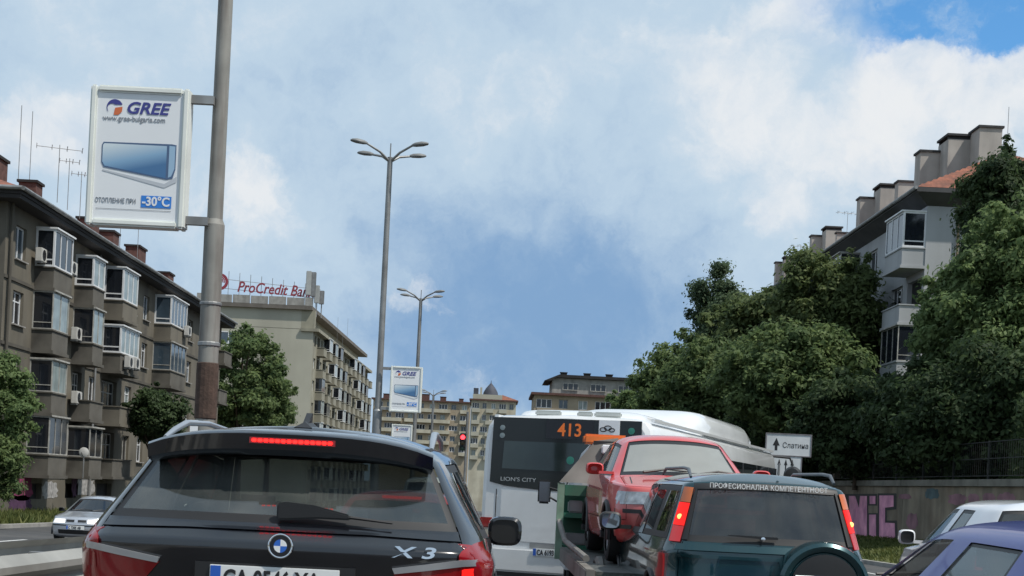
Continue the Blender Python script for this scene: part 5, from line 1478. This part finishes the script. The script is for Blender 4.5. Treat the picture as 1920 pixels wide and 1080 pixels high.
# ------------------------------------------------------------------ generic hatchback / saloon
def face_kit(P, bvh, root, pm, lit=False, grille='slots', ptxt=None):
    """front of a small car: headlamps, grille, intake, plate, wipers"""
    W, L, hz = P['W'], P['L'], P['hz']
    for s in (-1, 1):
        patch(bvh, 'headlamp', MATS['headlamp_glass'] if not lit else mat('headlamp_lit', (.7, .7, .7), .1, emit=(1., .93, .82), es=.55, var=0, coat=1.), [[(s * .90 * W, hz - .055), (s * .62 * W, hz - .05), (s * .38 * W, hz - .05)], [(s * .92 * W, hz - .185), (s * .62 * W, hz - .175), (s * .38 * W, hz - .17)]], root, 'front', .010, (5, 10))
        patch(bvh, 'corner_lamp', MATS['headlamp_glass'], [[(L - .18, hz - .055), (L - .42, hz - .05)], [(L - .14, hz - .175), (L - .40, hz - .14)]], root, 'right' if s > 0 else 'left', .008, (4, 4))
    for s in (-1, 1):
        patch(bvh, 'grille_slot', M_black, [[(s * .05, hz - .065), (s * .34 * W, hz - .065)], [(s * .05, hz - .135), (s * .34 * W, hz - .135)]], root, 'front', .006, (2, 6))
    patch(bvh, 'bumper_strip', M_black, [[(-.93 * W, .57), (0, .57), (.93 * W, .57)], [(-.93 * W, .53), (0, .53), (.93 * W, .53)]], root, 'front', .012, (2, 20))
    patch(bvh, 'air_intake', M_black, [[(-.62 * W, .42), (0, .42), (.62 * W, .42)], [(-.60 * W, .30), (0, .30), (.60 * W, .30)]], root, 'front', .006, (3, 16))
    fy = hit(bvh, (0, 9, .48), (0, -1, 0)).y
    if ptxt: plate(root, bvh, ptxt, -.26, .26, .435, .11, 'front', fy + .02)
    zc = P['zcowl']
    for x0, x1 in ((-.15, -.62), (.42, -.10)):
        w = MB(); w.tube([(x0, P['ycowl'] + .03, zc + .03), ((x0 + x1) / 2, P['ycowl'] - .09, zc + .075), (x1, P['ycowl'] - .13, zc + .06)], [.016, .012, .008], 6); w.build('wiper', M_black, root)
def tail_kit(P, bvh, root, lit):
    W = P['W']; z = P['zsh']
    for s in (-1, 1): patch(bvh, 'tail_lamp', M_tail_lit if lit else M_red_lens, [[(s * .92 * W, z - .02), (s * .60 * W, z - .02)], [(s * .93 * W, z - .17), (s * .62 * W, z - .17)]], root, 'rear', .010, (4, 8))
    ty = hit(bvh, (0, -3, z - .1), (0, 1, 0)).y
    plate(root, bvh, 'C 2841 KM', -.26, .26, z - .17, .11, 'rear', ty - .015)
HATCH = dict(W=.82, L=4.0, keys=(2.75, 1.82, 1.74, .92, .45), tkeys=(2.12, 1.66, 1.58, .98, .62), hatch=True, ycowl=2.98, zcowl=.93, hz=.80, zb0=.90, zb1=.96, zg=.97, yg=.20,
             wt=.585, zt=1.31, ywt=2.28, yrt=.62, zwt=1.335, zrt=1.315, zr=1.415, wr=.29, wheels=(.72, 3.2), cr=.22, cf=.32, ysh=.10, zsh=.90, yt2=.05, zt2=.68, gw=.80, gtw=.85)
SALOON = dict(W=.85, L=4.35, keys=(2.95, 2.02, 1.94, 1.12, .95), tkeys=(2.28, 1.84, 1.76, 1.22, 1.10), hatch=False, ycowl=3.15, zcowl=.92, hz=.78, zb0=.88, zb1=.93, zg=.97, yg=.72,
             wt=.58, zt=1.28, ywt=2.42, yrt=1.05, zwt=1.30, zrt=1.29, zr=1.385, wr=.30, wheels=(.85, 3.45), cr=.26, cf=.34, ysh=.10, zsh=.93, yt2=.04, zt2=.70, gw=.78, gtw=.85, quarter_glass=False)

# red hatchback on the breakdown truck, facing back
redp = paint('faded_red_paint', (.54, .050, .047), .0, .42, .35, (.44, .21, .19))
rc = thing('hatchback', 'faded red hatchback riding backwards on the breakdown truck', 'car', (2.10, 18.45, .52), R(180.8), scale=(1.06, 1.03, 1.04))
Pr = dict(HATCH)
bvh, parts = build_body(Pr, rc, dict(paint=redp, windshield=GL_dusty, rear_window=GL_dark, side_window=GL_light, front_bumper=redp, rear_bumper=redp))
add_wheels(Pr, rc); interior(Pr, rc); face_kit(Pr, bvh, rc, redp); tail_kit(Pr, bvh, rc, False)
for s in (-1, 1): mirror(rc, s, 2.66, .98, redp, M_mirror, .74, (.19, .13, -.12), False)
patch(bvh, 'hood_seam', M_black, [[(-.60, 3.55), (-.56, 2.98)], [(-.588, 3.55), (-.548, 2.98)]], rc, 'top', .002, (1, 10)); patch(bvh, 'hood_seam', M_black, [[(.60, 3.55), (.56, 2.98)], [(.588, 3.55), (.548, 2.98)]], rc, 'top', .002, (1, 10))

# red car ahead of the black SUV, seen through its glass
rp2 = paint('bright_red_paint', (.42, .03, .03), .0, .35, .12)
r2 = thing('hatchback', 'red car with lit brake light seen through the windows of the black SUV', 'car', (-.88, 13.6, gz(13.6)))
P2 = dict(HATCH)
bvh, parts = build_body(P2, r2, dict(paint=rp2, windshield=GL_clear, rear_window=GL_dark, side_window=GL_dark), smooth=2)
add_wheels(P2, r2); face_kit(P2, bvh, r2, rp2); tail_kit(P2, bvh, r2, True); interior(P2, r2)
m = MB(); m.box(-.2, .2, .52, .56, 1.325, 1.355); m.build('high_brake_light', M_brake, r2)

# silver saloon coming the other way
sp_ = paint('silver_paint', (.50, .52, .56), .55, .30, .15)
sv = thing('saloon_car', 'silver saloon car driving towards us on the left carriageway', 'car', (-11.85, 44.3, gz(42) - LEFT_DROP), R(180))
P3 = dict(SALOON)
bvh, parts = build_body(P3, sv, dict(paint=sp_, windshield=GL_dark, rear_window=GL_dark, side_window=GL_dark, front_bumper=sp_))
add_wheels(P3, sv); interior(P3, sv); face_kit(P3, bvh, sv, sp_, True, ptxt='C 7305 AB'); tail_kit(P3, bvh, sv, False)
for s in (-1, 1): mirror(sv, s, 2.72, .95, M_black, M_mirror, .78, (.17, .12, -.10), False)

# blue saloon at the right edge
bp = mat('blue_paint', (.008, .014, .20), .3, .5, var=.06, scale=2., coat=.45, spec=.3)
bl = thing('hatchback', 'dark blue hatchback with its front window open at the lower right corner', 'car', (2.62, 4.25, gz(5) + .03), R(-1.0))
P4 = dict(SALOON); P4.update(W=.84, wt=.60, zt=1.215, zwt=1.245, zrt=1.235, zr=1.315, keys=(2.95, 1.96, 1.88, .80, .50), tkeys=(2.30, 1.78, 1.70, .92, .70), yg=.26, yrt=.60, hatch=True, zg=.96, ysh=.10, zsh=.90, gw=.8, gtw=.85)
bvh, parts = build_body(P4, bl, dict(paint=bp, windshield=GL_dark, rear_window=GL_dark, side_window=GL_light), smooth=4)
for o in parts['side_window']:                                            # the driver's window is wound down
    cs = [v.co for v in o.data.vertices]
    if sum(c.x for c in cs) < 0 and sum(c.y for c in cs) / len(cs) > 1.9: bpy.data.objects.remove(o)
add_wheels(P4, bl); interior(P4, bl); face_kit(P4, bvh, bl, bp); tail_kit(P4, bvh, bl, True)
for s in (-1, 1): mirror(bl, s, 2.75, .90, bp, M_mirror, .80, (.18, .13, .11))

# white hatchback beyond it
wp = paint('white_paint', (.66, .67, .69), .0, .3, .10)
wc = thing('hatchback', 'white hatchback beyond the blue car near the right edge', 'car', (5.90, 14.0, gz(13) + .08), R(-4.0), scale=(1.06, 1.06, 1.06))
P5 = dict(HATCH); P5.update(W=.86, zt=1.34, zwt=1.37, zrt=1.36, zr=1.455, wt=.60, yrt=.42, keys=(2.75, 1.82, 1.74, 1.02, .62), tkeys=(2.10, 1.66, 1.58, 1.08, .80), quarter_glass=False, zg=1.02, zb1=1.0)
bvh, parts = build_body(P5, wc, dict(paint=wp, windshield=GL_clear, rear_window=GL_black, side_window=GL_light))
add_wheels(P5, wc); interior(P5, wc); face_kit(P5, bvh, wc, wp); tail_kit(P5, bvh, wc, True)
for s in (-1, 1): mirror(wc, s, 2.62, .98, wp, M_mirror_dk, .78, (.19, .17, .12))

# white van further on, seen in the gap beside the bus
vp = paint('old_white_paint', (.50, .48, .43), .0, .4, .3)
vn = thing('van', 'old white van in the gap between the black SUV and the bus', 'car', (-1.25, 31.5, gz(31.5)), 0, None, (1.05, 1.05, 1.32))
vn['category'] = 'van'
P6 = dict(HATCH); P6.update(yrt=.3, yg=.15, zt=1.36, wt=.68, gtw=.86, zrt=1.36, zwt=1.38, zr=1.45)
bvh, parts = build_body(P6, vn, dict(paint=vp, windshield=GL_clear, rear_window=GL_dark, side_window=GL_dark), smooth=2)
add_wheels(P6, vn); interior(P6, vn); tail_kit(P6, bvh, vn, False); face_kit(P6, bvh, vn, vp)

# ------------------------------------------------------------------ city bus
def make_bus():
    YAW, BW, BL = R(20), 2.68, 12.5
    cx = at(1225, 850, 20.4)
    fw = Vector((math.sin(YAW), math.cos(YAW), 0)); rt = Vector((math.cos(YAW), -math.sin(YAW), 0))
    o0 = Vector((cx.x, 20.4, 0)) - rt * (BW / 2)
    root = thing('bus', 'white city bus with route number at the back turning right', 'bus', (o0.x, o0.y, gz(21.5)), -YAW)
    pm = paint('bus_white', (.70, .71, .71), .0, .35, .16, (.35, .33, .30))
    dark = mat('bus_glass', (.010, .013, .015), .05, var=.1, scale=1., spec=.6)
    H = 2.72; w = BW / 2
    # shell: rounded box section swept along its length
    def sec(y, ins, top):
        c = .16
        pts = [(w - ins, .34), (w - ins, 1.4), (w - ins - .01, 2.3), (w - ins - .05, top - c), (w - ins - .13, top - .05), (w - ins - .30, top), (0, top + .03)]
        return [(x, y, z) for x, z in pts] + [(-x, y, z) for x, z in pts[::-1][1:]]
    secs = [sec(.16, .16, H - .10), sec(.03, .06, H - .03), sec(.0, .10, H - .05)][::-1]
    sh = MB()
    rows = [sec(.0, .09, H - .06), sec(.04, .025, H - .015), sec(.14, 0, H), sec(BL - .3, 0, H), sec(BL - .06, .05, H - .05), sec(BL, .14, H - .14)]
    sh.grid(rows); sh.add(rows[0], [tuple(range(len(rows[0])))]); sh.add(rows[-1], [tuple(range(len(rows[0])))[::-1]])
    body = sh.build('body', pm, root, smooth=True)
    # rear: dark glazed upper half, curved lower edge
    def face(name, m, pts, y0, y1, par=root, bev=0.):
        b = MB(); b.prism(pts, 'y', y1, y0); return b.build(name, m, par, bevel=bev)
    gp = [(-1.17, H - .04), (1.15, H - .04), (1.17, 1.66)] + [(1.17 - 2.36 * t / 10, 1.66 - .07 * math.sin(math.pi * t / 10) + .0 * t) for t in range(1, 10)] + [(-1.19, 1.69)]
    rg = face('rear_glazing', mat('bus_rear_black', (.014, .017, .017), .12, var=.15, scale=1.2, spec=.45), gp, -.02, .005)
    face('rear_window', mat('bus_rear_glass', (.03, .045, .045), .05, var=.5, scale=.7, spec=.6), [(-.98, 2.32), (.95, 2.32), (.97, 1.88), (-1.0, 1.90)], -.026, -.0205, rg)
    face('display', mat('display_black', (.012, .014, .02), .3, var=0), [(-.32, 2.66), (.42, 2.66), (.42, 2.38), (-.32, 2.38)], -.027, -.0205, rg)
    text('route_number', '413', .27, mat('led_orange', (.5, .12, .02), .5, emit=(1., .22, .04), es=.16, var=0), rg, (-.14, -.030, 2.425), bold=.004, width=.95)
    pn = face('paper_notice', M_white, [(.50, 2.68), (.82, 2.68), (.82, 2.41), (.50, 2.41)], -.03, -.0205, rg)
    for a, b, c in ((.57, 2.54, .05), (.64, 2.565, .055), (.70, 2.535, .045)):
        q = MB(); q.tube([(a + c * math.cos(t), -.031, b + .6 * c * math.sin(t)) for t in [2 * math.pi * i / 12 for i in range(13)]], .008, 5); q.build('notice_print', M_ink, pn)
    text('notice_text', '- - - - - -', .04, M_ink, pn, (.55, -.032, 2.44))
    for x, z, r0, mm in ((-1.02, 2.52, .04, 'lamp_dot_grey'), (-1.02, 2.40, .04, 'lamp_dot_grey'), (1.0, 2.53, .05, 'sticker_green'), (-.10 + .18, 2.06, .06, 'sticker_green')):
        b = MB(); b.lathe([(-.032, 0), (-.03, r0), (-.02, r0)], 18, 'y', (x, 0, z)); b.build('round_mark', mat(mm, (.22, .27, .28) if 'grey' in mm else (.03, .20, .15), .4, var=0), rg)
    M_lt = mat('letter_silver', (.45, .47, .47), .4, metal=.3, var=0)
    text('model_lettering', "LION'S CITY", .085, M_lt, rg, (-1.02, -.024, 1.71), width=1.25)
    text('maker_lettering', 'MAN', .11, M_lt, rg, (-.06, -.024, 1.67), bold=.003, width=1.2)
    # lower rear: engine lid, bumper, lamps
    lid = face('engine_lid', pm, [(-1.0, 1.58), (1.0, 1.55), (1.0, .78), (-1.0, .80)], -.016, .004, bev=.006)
    bm_ = MB(); bm_.box(-w + .06, w - .06, -.07, .1, .33, .70); bm_.build('rear_bumper', pm, root, bevel=.03)
    bm_ = MB(); bm_.box(-w + .10, w - .10, -.055, .06, .26, .325); bm_.build('bumper_skirt', M_black, root)
    pr_ = MB(); pr_.box(-.50, .30, -.02, -.0, .71, .785); pr_.build('plate_recess', M_steel, root)
    plate(root, None, 'CA 6193 MT', -.42, .12, .60, .115, 'rear', -.082)
    for s in (-1, 1):
        b = MB(); b.box(s * w - (.22 if s > 0 else .0) - (.0 if s < 0 else .01), s * w + (.22 if s < 0 else .0) + (.01 if s < 0 else 0), -.03, .08, .98, 1.14); b.build('tail_lamp', M_red_lens, root, bevel=.02)
        b = MB(); b.box(s * w - (.20 if s > 0 else -.02), s * w + (.20 if s < 0 else -.02), -.025, .06, .82, .97); b.build('reverse_lamp', mat('lamp_cream', (.45, .40, .32), .3, var=.1), root, bevel=.02)
        b = MB(); b.box(s * (w - .02) - .02, s * (w - .02) + .02, -.035, -.02, 1.2, H - .25)
    for s in (-1, 1):
        b = MB(); b.box(s * 1.08 - .006, s * 1.08 + .006, -.006, .004, .72, 1.58); b.build('panel_seam', M_black, root)
    # side glazing, doors, posts
    for s in (-1, 1):
        b = MB(); b.box(s * w - .012, s * w + .012, .45, BL - .25, 1.16, H - .40); band = b.build('side_glazing', dark, root)
        for y in (1.35, 2.9, 4.5, 6.1, 7.7, 9.4, 11.0):
            b = MB(); b.box(s * (w + .004) - .012, s * (w + .004) + .012, y - .07, y + .07, 1.16, H - .40); b.build('window_post', pm if y < 5.5 else M_black, root)
        for y in (1.9, 3.4, 5.0): 
            b = MB(); b.box(s * (w + .002) - .012, s * (w + .002) + .012, y - .5, y + .5, 1.98, 2.02); b.build('vent_bar', M_black, root)
        for wy in (2.9, 9.6):
            t_ = MB(); t_.lathe([(-.14, .28), (-.15, .42), (-.1, .48), (.1, .48), (.15, .42), (.14, .28), (.05, .2), (.05, 0)], 26, 'x'); t_.build('wheel', M_rubber, root, smooth=True, loc=(s * (w - .13), wy, .48))
    fr = MB(); fr.box(-w + .12, w - .12, BL - .01, BL + .02, 1.0, H - .15); fr.build('windscreen', dark, root)
    # roof: low fairing at the back, long gas-tank fairing ahead
    def fairing(y0, y1, wf, z0, h, name, rf_=.35):
        rws = []
        n = 16
        for t in [0, .04, .12, .22, .5, .8, .92, .98, 1.0]:
            k = min(1, math.sin(min(t, 1 - t) / .18 * math.pi / 2) if min(t, 1 - t) < .18 else 1)
            rws.append([(wf * math.copysign(abs(math.cos(a)) ** .38, math.cos(a)) * (.86 + .14 * k), y0 + (y1 - y0) * t, z0 + h * (.05 + .95 * k ** .7) * abs(math.sin(a)) ** .55) for a in [math.pi * i / n for i in range(n + 1)]])
        b = MB(); b.grid(rws); b.add(rws[0], [tuple(range(n + 1))]); b.add(rws[-1], [tuple(range(n + 1))[::-1]])
        return b.build(name, pm, root, smooth=True)
    fairing(.35, 3.2, 1.02, H - .04, .19, 'rear_fairing')
    fairing(3.6, 10.2, 1.22, H - .06, .50, 'tank_fairing')
    for x0, x1 in ((-.62, -.20), (.05, .30), (.32, .75)):
        v = MB(); v.box(x0, x1, .30, .36, H + .02, H + .10); v.build('roof_vent', mat('vent_grey', (.42, .44, .42), .6, var=.1), root, bevel=.02)
    for s in (-1, 1):
        g_ = MB(); g_.box(s * (w - .10) - .03, s * (w - .10) + .03, .3, BL - .3, H - .03, H + .015); g_.build('roof_gutter', pm, root)
    # front mirrors on arms
    for s in (-1, 1):
        a = MB(); a.tube([(s * (w - .2), BL, H - .10), (s * (w + .22), BL + .32, H - .12), (s * (w + .30), BL + .34, H - .30)], .028, 8); ao = a.build('mirror_arm', M_black, root, smooth=True)
        a = MB(); a.lathe([(-.12, .02), (-.10, .16), (0, .21), (.06, .16), (.07, 0)], 18, 'y', (s * (w + .30), BL + .32, H - .52)); a.build('mirror_head', M_black, ao, smooth=True)
    return root
bus = make_bus()

# ------------------------------------------------------------------ breakdown truck
def make_truck():
    root = thing('tow_truck', 'green and grey breakdown truck with orange beacon carrying the red car', 'truck', (2.08, 13.4, gz(16)))
    gpm = mat('green_truck_paint', (.02, .14, .085), .6, var=.25, scale=3., dirt=(2., (.08, .09, .07), .6))
    lgp = mat('pale_green_paint', (.20, .34, .25), .6, var=.3, scale=4., dirt=(3., (.12, .11, .09), .5))
    gry = mat('truck_grey', (.20, .19, .175), .8, var=.25, scale=2., dirt=(1.5, (.10, .09, .08), .6))
    wht = mat('cab_white', (.45, .46, .48), .45, var=.12, scale=2., dirt=(2., (.22, .21, .2), .5))
    W = 1.12
    dz = .80
    # deck: two tracks and side beams
    for s in (-1, 1):
        b = MB(); b.box(s * .74 - .26, s * .74 + .26, .05, 5.0, dz - .10, dz - .04); b.build('deck_track', mat('chequer_plate', (.10, .105, .10), .6, metal=.4, var=.3, scale=9, bump=.5, bscale=50), root)
        b = MB(); b.box(s * 1.06 - .05, s * 1.06 + .05, 0, 5.1, dz - .20, dz - .02); b.build('side_beam', gry, root, bevel=.01)
        b = MB(); b.tube([(s * 1.10, .1, dz + .08), (s * 1.10, 3.9, dz + .10), (s * 1.14, 4.9, dz + .34)], .035, 8); b.build('side_rail', gry, root, smooth=True)
        b = MB(); b.box(s * .5 - .08, s * .5 + .08, .2, 6.2, .48, .66); b.build('chassis_rail', M_black, root)
        for y in (1.6, 2.4):
            pass
        for y, x in ((1.5, .86), (5.9, .86)):
            t_ = MB(); t_.lathe([(-.10, .20), (-.11, .30), (-.07, .36), (.07, .36), (.11, .30), (.10, .20), (.03, .14), (.03, 0)], 24, 'x'); t_.build('wheel', M_rubber, root, smooth=True, loc=(s * x, y, .36))
        b = MB(); b.tube([(s * .86, 1.5 + .47 * math.cos(a), .36 + .44 * math.sin(a)) for a in [R(-5 + 190 * i / 14) for i in range(15)]], .05, 6); b.build('mudguard', gry, root)
        b = MB(); b.box(s * .90 - .12, s * .90 + .12, -.03, .01, .50, .66); b.build('tail_lamp', M_red_lens, root)
    b = MB(); b.box(-1.05, 1.05, -.02, .06, .42, .70); b.build('rear_crossbeam', lgp, root)
    # headboard cabinet: open green frame with shelves and gear
    y0 = 4.85
    for s in (-1, 1):
        b = MB(); b.box(s * 1.13 - .045, s * 1.13 + .045, y0 - .05, y0 + .05, .62, 1.62); b.build('cabinet_post', lgp, root)
    for z in (1.20, .78):
        b = MB(); b.box(-1.08, 1.08, y0 - .04, y0 + .3, z - .03, z + .03); b.build('cabinet_shelf', gpm, root)
    b = MB(); b.box(-1.08, 1.08, y0 + .3, y0 + .33, .66, 1.60); b.build('cabinet_back', gpm, root)
    b = MB(); b.box(-1.08, 1.08, y0 - .05, y0 + .02, 1.46, 1.60); b.build('cabinet_header', gpm, root)
    for i, (x, z, w_, h_, mm) in enumerate(((-.92, 1.235, .2, .16, M_steel), (-.66, 1.235, .24, .12, M_ac), (-.90, .815, .30, .15, M_steel), (-.56, .815, .2, .1, M_rust), (.5, 1.235, .4, .15, M_steel))):
        b = MB(); b.box(x - w_ / 2, x + w_ / 2, y0 + .02, y0 + .24, z, z + h_); b.build('tool_box', mm, root, bevel=.02)
    b = MB(); b.tube([(-.98, y0 - .02, .74), (-.80, y0 - .35, .66), (-.62, y0 - .1, .72), (-.5, y0 - .4, .70)], .03, 6); b.build('chain', M_rust, root)
    # sloping grey headboard gussets above the cabinet
    for s in (-1, 1):
        b = MB(); b.add([(s * 1.16, y0 - .06, 1.63), (s * .40, y0 - .06, 1.63), (s * .40, y0 + .12, 2.25), (s * .70, y0 + .12, 2.20),
                         (s * 1.16, y0 - .0, 1.63), (s * .40, y0 - .0, 1.63), (s * .40, y0 + .18, 2.25), (s * .70, y0 + .18, 2.20)],
                        [(0, 1, 2, 3), (4, 5, 6, 7), (0, 1, 5, 4), (1, 2, 6, 5), (2, 3, 7, 6), (3, 0, 4, 7)]); b.build('headboard', gry, root)
    b = MB(); b.box(-.72, .2, y0 + .1, y0 + .2, 1.92, 2.20); b.build('headboard_beam', M_black, root)
    b = MB(); b.box(-.62, -.50, y0 - .02, y0 + .08, 2.03, 2.15); b.build('work_lamp', M_white, root, bevel=.015)
    b = MB(); b.lathe([(-.03, 0), (-.03, .07), (0, .085), (.06, .085)], 16, 'y', (-.36, y0 + .02, 1.92)); b.build('work_lamp', M_black, root)
    # cab with leaning sides
    y1, y2 = 5.25, 6.75
    b = MB(); secs = []
    for z, hw, a, c in ((.45, 1.0, y1, y2), (1.1, 1.02, y1, y2 + .02), (1.45, .98, y1, y2 - .05), (2.05, .80, y1 + .03, y2 - .45), (2.17, .70, y1 + .10, y2 - .55)):
        r_ = .10
        secs.append([(-hw + r_, a, z), (hw - r_, a, z), (hw, a + r_, z), (hw, c - r_, z), (hw - r_, c, z), (-hw + r_, c, z), (-hw, c - r_, z), (-hw, a + r_, z)])
    b.grid(secs, closed=True); b.add(secs[-1], [tuple(range(8))]); cab = b.build('cab', wht, root, smooth=True)
    b = MB(); b.box(-.6, .6, y1 + .0, y1 + .03, 1.5, 1.95); b.build('cab_rear_window', mat('cab_glass', (.02, .025, .028), .08, var=0), root)
    b = MB(); b.box(-.82, -.22, y1 + .25, y1 + .55, 2.17, 2.31); b.build('beacon_bar', M_orange, root, bevel=.03)
    b = MB(); b.box(-.5, .5, y1 + .3, y1 + .5, 2.15, 2.19); b.build('beacon_mount', M_black, root)
    for s in (-1, 1):
        b = MB(); b.tube([(s * 1.0, y2 - .5, 1.5), (s * 1.22, y2 - .45, 1.55)], .015, 6); b.tube([(s * 1.0, y2 - .5, 1.3), (s * 1.22, y2 - .45, 1.42)], .015, 6); ao = b.build('mirror_arm', M_black, root)
        b = MB(); b.box(s * 1.29 - .09, s * 1.29 + .09, y2 - .48, y2 - .40, 1.32, 1.66); mo = b.build('wing_mirror', M_black, ao, bevel=.025)
        b = MB(); b.box(s * 1.29 - .075, s * 1.29 + .075, y2 - .486, y2 - .481, 1.35, 1.63); b.build('mirror_glass', mat('mirror_grey', (.10, .11, .13), .08, metal=.5, var=0), mo)
    return root
truck = make_truck()
